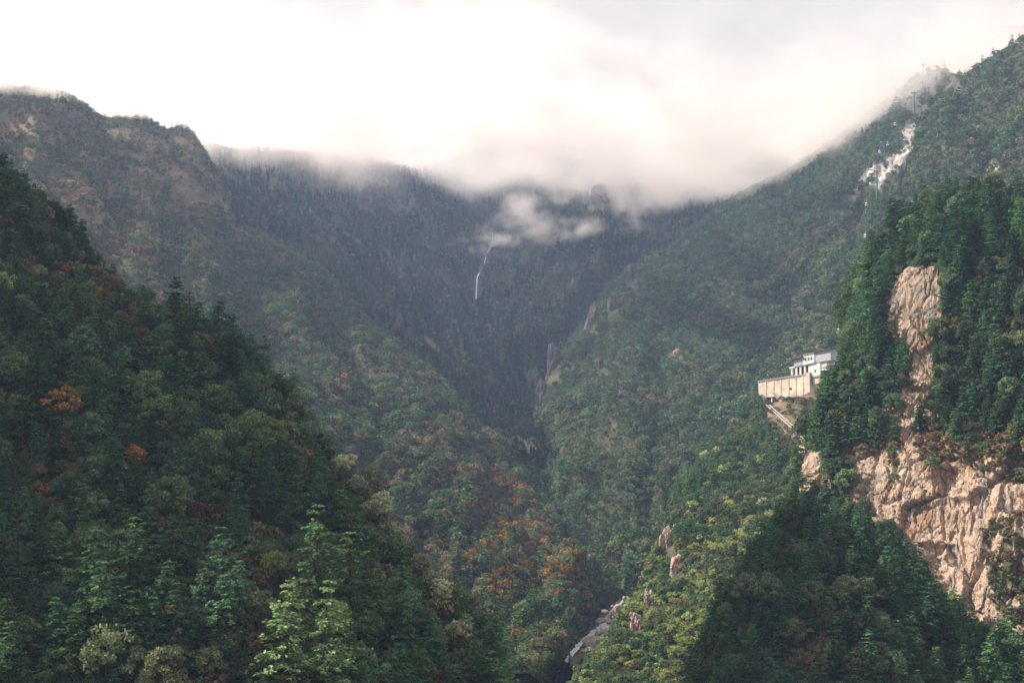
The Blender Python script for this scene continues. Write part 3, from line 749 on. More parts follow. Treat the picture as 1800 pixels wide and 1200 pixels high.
def cover(key, name, spacing, dens, weights, scale, margin=60, single=False, hmean=14.0, rock_max=0.45):
    P_ = PATCH[key]
    area = P_.sample(1, rng)[4]
    n = int(area / (spacing * spacing) * 2.6)
    p, nn, rk, dr, _ = P_.sample(n, rng)
    px, py, dep = bearing(p)
    keep = (rk < rock_max) & (rng.rand(n) < dens(px, py, p, dr)) & visible(p, np.full(n, hmean), margin)
    p, rk, dr = p[keep], rk[keep], dr[keep]
    i = thin(p, spacing); p, dr = p[i], dr[i]
    px, py, dep = bearing(p)
    bare = (poly_dist(STREAM_CLEAR, px, py) > 0) & (dep > 700)
    if key == 'F': bare |= (poly_dist(STATION_CLEAR, px, py) > 0) & ((name == 'forest') | (py < 704) | (rng.rand(len(px)) < 0.25))
    if key == 'E':
        for ex, ey in ((1541, 338), (1556, 291), (1607, 190), (1623, 134)): bare |= (np.abs(px - ex) < 7) & (py > ey - 12) & (py < ey + 16)
    if key == 'D':
        fl = np.array(FALL_LINE); fx = np.interp(py, fl[:, 1], fl[:, 0]); bare |= (np.abs(px - fx) < 5) & (py > 390) & (py < 540)
    for ok_, ox, oy, ow, oh, _w, _l in OUTCROPS:
        if ok_ == key: bare |= (np.abs(px - ox) < ow * 0.75) & (py > oy - oh * 0.45) & (py < oy + oh * 0.5 + (2 if key != 'F' else 0))
    p, dr = p[~bare], dr[~bare]
    px, py, dep = bearing(p)
    k, ks = choose(weights(px, py, p, dr))
    sc = scale(px, py, p) * (1 + 0.9 * fbm(p / (14.0 * spacing) + 4, 3)).clip(0.72, 1.25 if single else 1.45) * np.exp(rng.normal(0.0, 0.24, len(p))).clip(0.5, 1.6)
    for j, kind in enumerate(ks):
        m_ = k == j
        if not m_.any(): continue
        if single:
            for q, s_, x, y, d_ in zip(p[m_], sc[m_], px[m_], py[m_], dep[m_]):
                near.append([kind, q, s_, x, y, d_, key])
        else:
            plant(name, kind, p[m_], sc[m_])
    return p

one = lambda px, py, p: 1.0 + 0 * px
# left spur
def wA(px, py, p, dr):
    nz = fbm(p / 35.0, 3)
    oak = blob(px, py, 210, 560, 70, 45) + blob(px, py, 260, 620, 60, 35) + 0.6 * blob(px, py, 80, 850, 90, 60) + 0.6 * blob(px, py, 660, 1040, 50, 80) + 0.35 * blob(px, py, 330, 850, 120, 60)
    return dict(conifer=np.clip(0.72 + 1.4 * nz, 0.1, 1.4) * (1 - 0.8 * np.clip(oak, 0, 1)), broad=0.52 + 0 * px, olive=0.015 + 0.20 * blob(px, py, 720, 930, 120, 120), rust=0.09 + 1.5 * oak, autumn=0.004 + 0.10 * oak)
SUN_LANE = [(320, 960), (420, 890), (500, 930), (440, 1020), (420, 1140), (330, 1090)]
CREST_BAND = [(585, 800), (660, 890), (745, 1015), (840, 1180), (865, 1235), (800, 1230), (705, 1075), (632, 945), (568, 850)]
CLUMP = [(430, 1010), (470, 960), (520, 930), (660, 950), (700, 1080), (680, 1340), (420, 1340)]
cover('A', 'forest', 4.9, lambda px, py, p, dr: np.where((poly_dist(CLUMP, px, py) > 0) | (poly_dist(CREST_BAND, px, py) > 0), 0.0, np.where(poly_dist(SUN_LANE, px, py) > 0, 0.22, 0.94)), wA, lambda px, py, p: 0.70 + 0 * px, margin=45, single=True, hmean=13)
cover('A', 'undergrowth', 3.6, lambda px, py, p, dr: 0.9 + 0 * px, lambda px, py, p, dr: dict(bush=0.7 + 0 * px, scrub=0.3 + 0 * px), lambda px, py, p: 0.9 + 0 * px, margin=25, hmean=3)
# cliff hill
def wG(px, py, p, dr):
    return dict(conifer=0.95 + 0 * px, broad=0.30 + 0 * px, olive=0.02 + 0 * px, rust=0.03 + 0.25 * dr)
cover('G', 'forest', 6.6, lambda px, py, p, dr: np.clip(0.95 - 0.75 * dr, 0, 1) * np.where(poly_dist(g_rock[0][0], px, py) > -4, 0.03, 1), wG, lambda px, py, p: 0.84 + 0 * px, margin=45, single=True, hmean=12, rock_max=0.22)
cover('G', 'undergrowth', 3.0, lambda px, py, p, dr: 0.85 + 0 * px, lambda px, py, p, dr: dict(bush=0.65 - 0.5 * dr, scrub=0.2 + 1.0 * dr), lambda px, py, p: 0.75 + 0 * px, margin=25, hmean=2, rock_max=0.5)
# apron under the cliff
cover('H', 'forest', 6.2, lambda px, py, p, dr: 0.95 + 0 * px, lambda px, py, p, dr: dict(conifer=1.0 + 0 * px, broad=0.26 + 0 * px, rust=0.02 + 0 * px), lambda px, py, p: 0.76 + 0 * px, margin=45, single=True, hmean=12)
cover('H', 'undergrowth', 3.4, lambda px, py, p, dr: 0.9 + 0 * px, lambda px, py, p, dr: dict(bush=0.8 + 0 * px, scrub=0.2 + 0 * px), lambda px, py, p: 0.85 + 0 * px, margin=25, hmean=2)
# station spur
def wF(px, py, p, dr):
    low = sstep(900, 1080, py)
    return dict(m_conifer=0.55 * (1 - 0.8 * low), m_broad=0.75 - 0.45 * low, m_olive=0.12 + 0.62 * low + 1.2 * blob(px, py, 1370, 920, 70, 60) + 0.9 * blob(px, py, 1290, 1000, 60, 60), m_rust=0.05 + 0.05 * low, m_autumn=0.015 + 0 * px)  # extra yellow-green crowns along the spur's edge imitate sunlight by colour
clear = [(1338, 690), (1400, 690), (1430, 705), (1436, 790), (1400, 800), (1372, 760), (1340, 722)]
cover('F', 'forest', 3.9, lambda px, py, p, dr: np.where(poly_dist(clear, px, py) > 0, 0.0, 0.97), wF, lambda px, py, p: 0.55 - 0.08 * sstep(950, 1100, py), margin=60, hmean=11)
cover('F', 'undergrowth', 3.6, lambda px, py, p, dr: np.where(poly_dist(clear, px, py) > 0, 0.15, 0.8), lambda px, py, p, dr: dict(bush=0.6 + 0 * px, scrub=0.4 + 0 * px), lambda px, py, p: 0.8 + 0 * px, margin=25, hmean=2, rock_max=0.3)
# west mountain
def wB(px, py, p, dr):
    fall = 0.9 * blob(px, py, 890, 940, 160, 100) + 0.5 * blob(px, py, 960, 1010, 90, 70)
    return dict(f_conifer=np.clip(0.15 + 1.2 * fbm(p / 70.0, 3), 0.02, 1), f_broad=np.clip(0.50 - 0.45 * dr, 0.05, 1), f_heath=0.55 + 0.4 * dr, f_dry=0.06 + 0.9 * dr + 0.25 * fall, f_autumn=0.010 + 0.05 * dr * sstep(0.0, 0.3, fbm(p / 60.0, 2)) + 0.75 * fall)
def dB(px, py, p, dr):
    nz = fbm(p / 130.0, 4)
    return np.clip(0.97 - dr * (0.80 - 1.4 * nz), 0.05, 1)
cover('B', 'forest', 7.2, dB, wB, lambda px, py, p: 0.84 - 0.26 * sstep(1500, 2400, p[:, 1]) , margin=80, hmean=9)
# valley head
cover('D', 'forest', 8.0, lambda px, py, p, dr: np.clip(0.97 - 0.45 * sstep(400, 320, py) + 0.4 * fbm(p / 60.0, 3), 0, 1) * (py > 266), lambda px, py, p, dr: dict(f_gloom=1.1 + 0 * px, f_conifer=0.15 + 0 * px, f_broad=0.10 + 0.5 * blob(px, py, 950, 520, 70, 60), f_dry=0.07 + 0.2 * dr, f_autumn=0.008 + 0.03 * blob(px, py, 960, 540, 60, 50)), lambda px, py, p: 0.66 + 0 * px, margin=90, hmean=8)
# east mountain
cover('E', 'forest', 7.2, lambda px, py, p, dr: 0.96 - 0.5 * sstep(230, 150, py), lambda px, py, p, dr: dict(f_conifer=np.clip(0.3 + 1.2 * fbm(p / 70.0, 3), 0.05, 1), f_broad=0.85 + 0 * px, f_heath=0.18 + 0.3 * sstep(0.0, 0.2, fbm(p / 120.0 + 9, 3)), f_dry=0.03 + 0.1 * dr, f_autumn=0.005 + 0 * px), lambda px, py, p: 0.80 + 0 * px, margin=80, hmean=9)
cover('R', 'forest', 10, lambda px, py, p, dr: 0.5 + 0 * px, lambda px, py, p, dr: dict(f_dry=1.0 + 0 * px, f_broad=0.3 + 0 * px), lambda px, py, p: 0.7 + 0 * px, margin=90, hmean=6)

# ---- trees the photo picks out: the sunlit group at the front, the lone conifer on the crest
special = {}
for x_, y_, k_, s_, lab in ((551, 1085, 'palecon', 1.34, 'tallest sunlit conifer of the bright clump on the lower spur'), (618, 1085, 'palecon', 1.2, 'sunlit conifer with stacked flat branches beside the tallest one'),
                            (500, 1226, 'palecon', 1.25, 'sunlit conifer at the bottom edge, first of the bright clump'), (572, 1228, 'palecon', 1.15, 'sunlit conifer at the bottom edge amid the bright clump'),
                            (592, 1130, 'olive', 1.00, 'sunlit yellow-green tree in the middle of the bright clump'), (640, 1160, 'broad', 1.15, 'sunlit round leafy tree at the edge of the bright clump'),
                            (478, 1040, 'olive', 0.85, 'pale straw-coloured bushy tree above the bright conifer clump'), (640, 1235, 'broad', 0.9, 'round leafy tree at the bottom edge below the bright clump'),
                            (655, 1125, 'palecon', 0.9, 'smaller sunlit conifer at the outer edge of the sunlit clump'), (528, 1165, 'palecon', 1.05, 'sunlit conifer tucked in the middle of the sunlit clump'), (606, 1215, 'palecon', 0.95, 'sunlit conifer low in the sunlit clump near the bottom edge'), (455, 1120, 'broad', 1.0, 'round leafy tree in shade beside the sunlit clump'), (690, 1200, 'broad', 0.9, 'leafy tree between the sunlit clump and the pale crest trees'),
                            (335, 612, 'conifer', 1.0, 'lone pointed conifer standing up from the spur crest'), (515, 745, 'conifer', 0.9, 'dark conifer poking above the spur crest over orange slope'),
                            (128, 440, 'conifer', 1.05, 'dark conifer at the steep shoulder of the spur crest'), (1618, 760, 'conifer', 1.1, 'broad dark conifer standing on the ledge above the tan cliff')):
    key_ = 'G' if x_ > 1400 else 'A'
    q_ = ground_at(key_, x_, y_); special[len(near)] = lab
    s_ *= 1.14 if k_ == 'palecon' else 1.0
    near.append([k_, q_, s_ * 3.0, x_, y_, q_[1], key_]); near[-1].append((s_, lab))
crestlit_n = 0
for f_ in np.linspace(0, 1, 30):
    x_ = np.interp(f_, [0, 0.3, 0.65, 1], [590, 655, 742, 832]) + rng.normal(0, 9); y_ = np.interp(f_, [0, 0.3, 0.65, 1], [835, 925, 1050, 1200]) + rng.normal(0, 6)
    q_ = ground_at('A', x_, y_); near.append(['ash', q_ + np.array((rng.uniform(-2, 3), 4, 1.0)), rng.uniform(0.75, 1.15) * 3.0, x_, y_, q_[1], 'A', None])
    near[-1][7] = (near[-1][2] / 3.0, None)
# ---- the trees that show largest stand singly, the rest join the forest
GROUPS = dict(conifer=('conifer_tree', 'conifer'), broad=('broadleaf_tree', 'tree'), olive=('olive_tree', 'tree'), rust=('russet_tree', 'tree'), autumn=('autumn_tree', 'tree'))
by = {}
for t_ in near:
    by.setdefault({'olive': 'broad', 'autumn': 'rust', 'palecon': 'conifer'}.get(t_[0], t_[0]), []).append(t_)
singles = []
for k_, lst in by.items():
    def shown(t):
        inside = 1.0 if (-20 < t[3] < 1820 and t[4] - 60 < 1200) else 0.2
        return -t[2] / t[5] * inside
    lst.sort(key=shown)
    singles += lst[:300]
    for t_ in lst[300:]:
        plant('forest', t_[0], np.array([t_[1]]), np.array([t_[2]]))
print("near trees", {k: len(v) for k, v in by.items()}, "stuff", {k: sum(len(x[1]) for x in v) for k, v in stuff.items()})

SLOPE = dict(A='on shaded spur', G='beside tan cliff', H='under the cliff')
ONES = "zero one two three four five six seven eight nine ten eleven twelve thirteen fourteen fifteen sixteen seventeen eighteen nineteen".split()
TENS = "0 0 twenty thirty forty fifty sixty seventy eighty ninety".split()
def number(n):
    if n >= 100: return "one-hundred"
    return ONES[n] if n < 20 else TENS[n // 10] + ("" if n % 10 == 0 else "-" + ONES[n % 10])
TONE = dict(conifer=['dark green conifer', 'layered green conifer', 'blue-green conifer'], broad=['round green tree', 'leafy green tree', 'rounded leafy tree'], olive=['olive green tree', 'yellow-green tree'], rust=['russet brown tree', 'brown autumn tree'], autumn=['orange autumn tree', 'bright orange tree'], palecon=['sunlit conifer'], ash=['sunlit crest tree', 'pale sunlit tree'])
NAME = dict(conifer='conifer_tree', broad='broadleaf_tree', olive='olive_green_tree', rust='russet_tree', autumn='orange_tree', palecon='conifer_tree', ash='sunlit_crest_tree')
GRP = dict(A='trees on the spur hillside', G='trees on the cliff hillside', H='trees under the cliff')
used = set()
for t_ in singles:
    kind, q, s_, x, y, d_, key = t_[:7]
    if len(t_) > 7: s_ = t_[7][0]
    v = proto[kind][rng.randint(len(proto[kind]))]
    e = bpy.data.objects.new(NAME[kind], None)
    scene.collection.objects.link(e)
    e.empty_display_size = 0.5
    e.location = q - np.array([0, 0, 0.3]); e.rotation_euler = (rng.normal(0, 0.045), rng.normal(0, 0.045), rng.uniform(0, 6.283)); e.scale = (s_, s_, s_ * rng.uniform(0.9, 1.12))
    size = 'tall ' if s_ > 1.02 else ('small ' if s_ < 0.78 else '')
    xa, ya = int(np.clip(x / 18.0, 0, 100)), int(np.clip((y - 35 * 300 / d_ * s_) / 12.0, 0, 100))
    tone = TONE[kind]
    for c_ in range(60):
        lab = f"{size}{tone[c_ % len(tone)]} {SLOPE[key]}, {number(xa)} percent across and {number(max(0, ya - c_ // len(tone)))} down the photo"
        if lab not in used: break
    if len(t_) > 7 and t_[7][1]: lab = t_[7][1]
    used.add(lab)
    e['label'] = lab; e['category'] = 'conifer' if kind in ('conifer', 'palecon') else 'tree'; e['group'] = GRP[key]
    for nm, me in (('crown', v[0]), ('trunk', v[1])):
        c_ = bpy.data.objects.new(nm, me); scene.collection.objects.link(c_); c_.parent = e

# ---- forest and undergrowth: points with geometry-node instances
def scatter_group():
    ng = bpy.data.node_groups.new("plant_scatter", 'GeometryNodeTree')
    ng.interface.new_socket("Geometry", in_out='INPUT', socket_type='NodeSocketGeometry')
    ng.interface.new_socket("Collection", in_out='INPUT', socket_type='NodeSocketCollection')
    ng.interface.new_socket("Geometry", in_out='OUTPUT', socket_type='NodeSocketGeometry')
    N, L = ng.nodes, ng.links.new
    gi, go = N.new("NodeGroupInput"), N.new("NodeGroupOutput")
    iop = N.new("GeometryNodeInstanceOnPoints"); ci = N.new("GeometryNodeCollectionInfo")
    ci.inputs["Separate Children"].default_value = True; ci.inputs["Reset Children"].default_value = True
    L(gi.outputs[1], ci.inputs[0]); L(ci.outputs[0], iop.inputs["Instance"])
    iop.inputs["Pick Instance"].default_value = True
    def attr(n, t='FLOAT'):
        a = N.new("GeometryNodeInputNamedAttribute"); a.data_type = t; a.inputs[0].default_value = n
        return a.outputs[0]
    cx = N.new("ShaderNodeCombineXYZ"); L(attr("turn"), cx.inputs[2])
    L(attr("pick", 'INT'), iop.inputs["Instance Index"]); L(cx.outputs[0], iop.inputs["Rotation"]); L(attr("size"), iop.inputs["Scale"])
    L(gi.outputs[0], iop.inputs["Points"]); L(iop.outputs[0], go.inputs[0])
    return ng
NG = scatter_group()
kinds_all = sorted(proto)
LIB = {}
for st in stuff:
    ks = sorted({k for k, _, _ in stuff[st]})
    coll = bpy.data.collections.new(st + "_plants"); LIB[st] = {}
    n_ = 0
    for k in ks:
        LIB[st][k] = []
        for cr, tr in proto[k]:
            o = bpy.data.objects.new(f"plant_{n_:03d}", cr)          # crown mesh; far trunks are hidden by the crowns
            coll.objects.link(o); LIB[st][k].append(n_); n_ += 1
    P_, S_, T_, I_ = [], [], [], []
    for k, p, sc in stuff[st]:
        P_.append(p); S_.append(sc); T_.append(rng.uniform(0, 6.283, len(p))); I_.append(rng.choice(LIB[st][k], len(p)))
    P_ = np.concatenate(P_); me = bpy.data.meshes.new(st)
    me.vertices.add(len(P_)); me.vertices.foreach_set("co", P_.astype(np.float32).ravel())
    for an, ty, av in (("size", 'FLOAT', np.concatenate(S_)), ("turn", 'FLOAT', np.concatenate(T_)), ("pick", 'INT', np.concatenate(I_))):
        a = me.attributes.new(an, ty, 'POINT'); a.data.foreach_set("value", av.astype(np.float32 if ty == 'FLOAT' else np.int32))
    o = add_obj(st, me, kind='stuff', label=dict(forest='dense green forest covering the mountain slopes', undergrowth='low green and brown bushes between the trees')[st])
    md = o.modifiers.new("plants", 'NODES'); md.node_group = NG
    md[[s.identifier for s in NG.interface.items_tree if s.name == "Collection"][0]] = coll


# ================================================================== built things
M['plaster'] = simple("white_plaster", (0.82, 0.80, 0.77), 0.8, 0.12, 0.25)
M['cream'] = simple("cream_masonry", (0.72, 0.60, 0.48), 0.9, 0.40, 0.13)
M['cladding'] = simple("grey_cladding", (0.46, 0.47, 0.50), 0.6, 0.2, 0.4)
M['slat'] = simple("pale_slat", (0.72, 0.72, 0.74), 0.6, 0.15, 0.5)
M['roof'] = simple("dark_roof", (0.07, 0.075, 0.085), 0.6, 0.25, 0.4)
M['shade'] = simple("dark_interior", (0.045, 0.05, 0.06), 0.8, 0.2, 0.5)
M['concrete'] = simple("grey_concrete", (0.38, 0.36, 0.34), 0.9, 0.22, 0.3)
M['steel'] = simple("weathered_steel", (0.42, 0.40, 0.38), 0.55, 0.2, 0.8)
M['teal'] = simple("teal_paint", (0.03, 0.17, 0.14), 0.5, 0.2, 0.5)
M['cabin'] = simple("white_cabin_paint", (0.72, 0.72, 0.74), 0.35, 0.06, 1.0)
M['glass'] = simple("dark_cabin_glass", (0.05, 0.06, 0.07), 0.15, 0.1, 1.0)
M['cable'] = simple("cable_steel", (0.12, 0.12, 0.125), 0.5, 0.1, 1.0)
M['green'] = simple("green_railing_paint", (0.03, 0.13, 0.09), 0.6, 0.2, 1.0)

def empty(name, loc, label, category, group=None):
    e = bpy.data.objects.new(name, None); scene.collection.objects.link(e)
    e.location = loc; e['label'] = label; e['category'] = category
    if group: e['group'] = group
    return e

def part(name, vf, material, parent, loc=(0, 0, 0), smooth=False):
    """Mesh given in world coordinates, kept relative to its thing's base."""
    v, f_ = vf
    o = add_obj(name, new_mesh(name, np.asarray(v) - np.asarray(loc), f_, [M[material]], smooth=smooth), parent)
    return o

def bar(a, b, w, h=None, up=(0, 0, 1)):
    """Rectangular bar from a to b."""
    a, b = np.asarray(a, float), np.asarray(b, float); h = h or w
    t = b - a; t /= np.linalg.norm(t); sd = np.cross(t, up)
    if np.linalg.norm(sd) < 1e-4: sd = np.cross(t, (1, 0, 0))
    sd /= np.linalg.norm(sd); u = np.cross(sd, t)
    v = np.array([p + sd * sx * w / 2 + u * sz * h / 2 for p in (a, b) for sx, sz in ((-1, -1), (1, -1), (1, 1), (-1, 1))])
    f_ = np.array([(0, 3, 2, 1), (4, 5, 6, 7), (0, 1, 5, 4), (1, 2, 6, 5), (2, 3, 7, 6), (3, 0, 4, 7)])
    return v, f_

# ---- hillside station: its fronts run along one oblique line, the right end nearer
SD0 = float(ground_at('F', 1385, 700)[1])
def sdist(px): return SD0 + 14 - (px - 1333) * 0.42
def Q(px, py, back=0.0):
    p = np.array(W(px, py, sdist(px))); return p + np.array(SN) * back
_u = np.subtract(W(1461, 650, sdist(1461)), W(1333, 650, sdist(1333))); _u[2] = 0; _u /= np.linalg.norm(_u)
SN = (-_u[1], _u[0], 0.0)                            # into the hill
def prism(poly, b0, b1):
    """Outline in the front plane carried from b0 to b1 metres into the hill; four-cornered outlines only."""
    v = np.array([Q(x, y, b0) for x, y in poly] + [Q(x, y, b1) for x, y in poly])
    return v, np.array([(0, 1, 2, 3), (7, 6, 5, 4), (0, 4, 5, 1), (1, 5, 6, 2), (2, 6, 7, 3), (3, 7, 4, 0)])

base = Q(1380, 688)
t = empty("retaining_wall", base, 'long cream retaining wall holding up the station terrace', 'wall')
xs = np.linspace(1333, 1424, 8)
top = lambda x: np.interp(x, [1333, 1365, 1385, 1424], [671, 667, 663, 657.5])
bot = lambda x: np.interp(x, [1333, 1345, 1390, 1412, 1424], [684, 690, 692, 689, 684])
for k in range(7):
    x0, x1 = xs[k] + 0.12, xs[k + 1] - 0.12
    part("wall_panel", prism([(x0, top(x0)), (x0, bot(x0) + 6), (x1, bot(x1) + 6), (x1, top(x1))], 0, 3.0), 'cream', t, base)
part("backing", prism([(1333.5, 672), (1333.5, 694), (1423.5, 692), (1423.5, 659)], 0.35, 5.0), 'cream', t, base)
part("coping", prism([(1332, 669.4), (1332, 671.2), (1385, 663.2), (1385, 661.4)], -0.5, 3.4), 'concrete', t, base)
part("coping", prism([(1385.2, 661.4), (1385.2, 663.2), (1425, 657.6), (1425, 655.8)], -0.5, 3.4), 'concrete', t, base)
for x0 in (1346, 1359.5, 1372, 1385.5, 1398.5, 1411):
    part("pilaster", prism([(x0, top(x0) + 0.5), (x0, bot(x0) + 5), (x0 + 1.3, bot(x0 + 1.3) + 5), (x0 + 1.3, top(x0 + 1.3) + 0.5)], -0.3, 0.1), 'cream', t, base)
part("pier", prism([(1418, 655), (1418, 690), (1424.5, 690), (1424.5, 654)], -1.2, 0.2), 'cream', t, base)
part("drain", prism([(1388, 681), (1388, 685), (1391.5, 685), (1391.5, 681)], -0.25, 0.2), 'shade', t, base)
for k, x0 in enumerate(np.linspace(1336, 1420, 15)):
    part("railing_post", prism([(x0, top(x0) - 5.0), (x0, top(x0) - 1.6), (x0 + 0.5, top(x0) - 1.6), (x0 + 0.5, top(x0) - 5.0)], 0.3, 0.55), 'concrete', t, base)

base = Q(1425, 660)
t = empty("hillside_station", base, 'white hillside station with grey upper storey and four columns', 'building')
part("recess_wall", prism([(1390, 644), (1391, 668), (1420, 664), (1420, 638)], 6.0, 9.0), 'shade', t, base)
part("floor", prism([(1388.5, 662.5), (1388.5, 664.5), (1442, 662), (1442, 660)], 0.2, 14), 'concrete', t, base)
for x0 in (1389.5, 1397.5, 1404.6, 1412.4):
    tp = np.interp(x0, [1389, 1413], [647.5, 641])
    part("column", prism([(x0, tp), (x0, 663), (x0 + 2.5, 663), (x0 + 2.5, tp - 0.4)], 0.6, 1.9), 'plaster', t, base)
part("lintel", prism([(1387, 645.4), (1387, 647.8), (1420, 640.4), (1420, 638)], 0.3, 6.0), 'plaster', t, base)
part("lower_wall", prism([(1420.2, 638.5), (1420.2, 662), (1441, 659), (1441, 634)], 0.5, 12), 'plaster', t, base)
part("lower_wall", prism([(1441.2, 636), (1441.2, 652), (1452, 650), (1452, 634)], 1.2, 12), 'plaster', t, base)
part("foundation", prism([(1428, 663), (1428, 676), (1442, 672), (1442, 661)], 0.9, 10), 'cream', t, base)
for x0, y0 in ((1423, 654.5), (1431, 650)):
    w_ = part("window", prism([(x0, y0), (x0, y0 + 4), (x0 + 2.4, y0 + 3.6), (x0 + 2.4, y0 - 0.4)], 0.35, 0.7), 'shade', t, base)
up = part("upper_storey", prism([(1395, 631.5), (1396, 645), (1412, 641.5), (1412, 627.5)], 0.0, 10), 'cladding', t, base)
for k in range(9):
    x0 = 1396.2 + k * 1.72; y0 = np.interp(x0, [1395, 1412], [633, 629]); y1 = np.interp(x0, [1395, 1412], [644, 641])
    part("slat", prism([(x0, y0), (x0, y1), (x0 + 0.75, y1), (x0 + 0.75, y0)], -0.16, 0.05), 'slat', up, (0, 0, 0) if False else base)
up = part("upper_storey", prism([(1412.2, 624.5), (1412.2, 642), (1432, 637), (1432, 620.5)], -0.5, 12), 'slat', t, base)
up2 = part("upper_storey", prism([(1432.2, 619.5), (1432.2, 637.5), (1460.5, 633), (1460.5, 613.5)], 0.1, 12), 'cladding', t, base)
for k in range(15):
    x0 = 1433.2 + k * 1.85; y0 = np.interp(x0, [1432, 1461], [621, 615]); y1 = np.interp(x0, [1432, 1461], [636, 632])
    part("slat", prism([(x0, y0), (x0, y1), (x0 + 0.8, y1), (x0 + 0.8, y0)], -0.08, 0.15), 'slat', up2, base)
for x0 in (1415.5, 1420.5, 1425.5):
    y0 = np.interp(x0, [1412, 1432], [630, 626])
    part("window", prism([(x0, y0), (x0, y0 + 5), (x0 + 2.6, y0 + 4.6), (x0 + 2.6, y0 - 0.4)], -0.62, -0.3), 'shade', t, base)
part("roof", prism([(1391, 631), (1391, 632.6), (1412.4, 627.8), (1412.4, 626)], -1.8, 11), 'roof', t, base)
part("roof", prism([(1412, 623.4), (1412, 624.6), (1432.4, 620.4), (1432.4, 619.2)], -1.0, 13), 'concrete', t, base)
part("roof", prism([(1431.6, 617.6), (1431.6, 619.6), (1462, 613.4), (1462, 611.4)], -1.4, 13), 'roof', t, base)

base = Q(1350, 712)
t = empty("lower_shelter", base, 'small dark open shelter under the retaining wall', 'shelter')
part("roof", prism([(1342, 696), (1342, 697.6), (1361, 698.4), (1361, 696.8)], -2.0, 5), 'concrete', t, base)
part("back_wall", prism([(1343, 697.6), (1343, 712), (1358, 712), (1358, 698.4)], 4.0, 6.5), 'shade', t, base)
part("post", prism([(1356.8, 698.2), (1356.8, 711), (1358.6, 711), (1358.6, 698.2)], -1.2, 0.0), 'plaster', t, base)
part("post", prism([(1343, 697.6), (1343, 712), (1344.2, 712), (1344.2, 697.6)], -1.2, 0.0), 'steel', t, base)
base = Q(1395, 714)
t = empty("terrace_wall", base, 'low cream wall along the dirt terrace below the station', 'wall')
part("wall_panel", prism([(1361, 709), (1361, 715), (1379, 716), (1379, 710)], 0, 2), 'cream', t, base)
part("wall_panel", prism([(1382, 710.5), (1382, 716), (1408, 715), (1408, 709.5)], 0.4, 2), 'cream', t, base)
part("cap", prism([(1381.5, 709.2), (1381.5, 710.3), (1408.5, 709.2), (1408.5, 708.1)], 0.0, 2.3), 'concrete', t, base)
base = Q(1368, 700)
t = empty("concrete_ramp", base, 'narrow grey concrete ramp slanting down the bare slope', 'ramp')
part("slab", prism([(1357, 689), (1376, 712), (1381.5, 712), (1363, 689)], -1.0, 1.5), 'concrete', t, base)
part("kerb", prism([(1363.2, 689), (1381.7, 712), (1382.6, 712), (1364.2, 689)], -1.4, 1.5), 'cream', t, base)
base = Q(1368, 718)
t = empty("green_railing", base, 'dark green railing above the top end of the inclined track', 'railing')
for k in range(6):
    x0 = 1354.5 + k * 3.4; y0 = 712 + k * 2.4
    part("panel", prism([(x0, y0), (x0, y0 + 5.5), (x0 + 2.9, y0 + 7.2), (x0 + 2.9, y0 + 1.8)], -1.0, -0.8), 'green', t, base)
    part("post", prism([(x0 + 3.0, y0), (x0 + 3.0, y0 + 8), (x0 + 3.3, y0 + 8), (x0 + 3.3, y0)], -1.1, -0.7), 'slat', t, base)

# ---- inclined track on trestles
TD0, TD1 = float(ground_at('F', 1346, 716)[1]) - 9, float(ground_at('F', 1419, 784)[1]) - 10
print('station', SD0, TD0, TD1, [(x_, round(float(ground_at('F', x_, y_)[1]))) for x_, y_ in ((1340, 690), (1380, 690), (1420, 690), (1350, 712), (1395, 714), (1410, 785))])
def T(px, py, o=0.0):
    k = (px - 1346) / 75.0
    return np.array(W(px, py, TD0 + (TD1 - TD0) * k + o))
base = T(1385, 760)
t = empty("inclined_track", base, 'pale inclined track on thin trestles descending from the shelter', 'track')
part("beam", bar(T(1347, 711.5), T(1419.5, 777), 0.6, 0.8), 'concrete', t, base)
part("beam", bar(T(1352.5, 711.5, 4), T(1423, 773.5, 4), 0.6, 0.8), 'concrete', t, base)
part("lower_chord", bar(T(1345, 727), T(1385, 763), 0.6, 0.6), 'steel', t, base)
part("lower_chord", bar(T(1385, 763), T(1417, 781.5), 0.6, 0.6), 'steel', t, base)
for k in range(17):
    f_ = k / 16.0
    x0 = 1348 + f_ * 69; y0 = 712.5 + f_ * 62.5
    yb = np.interp(x0, [1345, 1385, 1417], [727, 763, 781.5])
    part("trestle_post", bar(T(x0, y0 + 0.5), T(x0 - 0.6, yb), 0.28, 0.28), 'steel', t, base)
    part("crosstie", bar(T(x0, y0 - 0.4, -0.2), T(x0 + 4.2, y0 - 1.2, 4.2), 0.4, 0.3), 'steel', t, base)
base = T(1408, 788)
t = empty("landing_platform", base, 'cream landing block at the foot of the inclined track', 'platform')
v_, f_ = prism([(1396, 783), (1396, 791), (1418, 789), (1418, 780)], -26, -18); part("block", (v_, f_), 'cream', t, base)
v_, f_ = prism([(1417, 774), (1417, 781), (1427, 780), (1427, 774)], -27, -20); part("hut", (v_, f_), 'plaster', t, base)
v_, f_ = prism([(1395, 781), (1395, 783), (1418.5, 780), (1418.5, 778.4)], -26.4, -17.6); part("slab", (v_, f_), 'concrete', t, base)

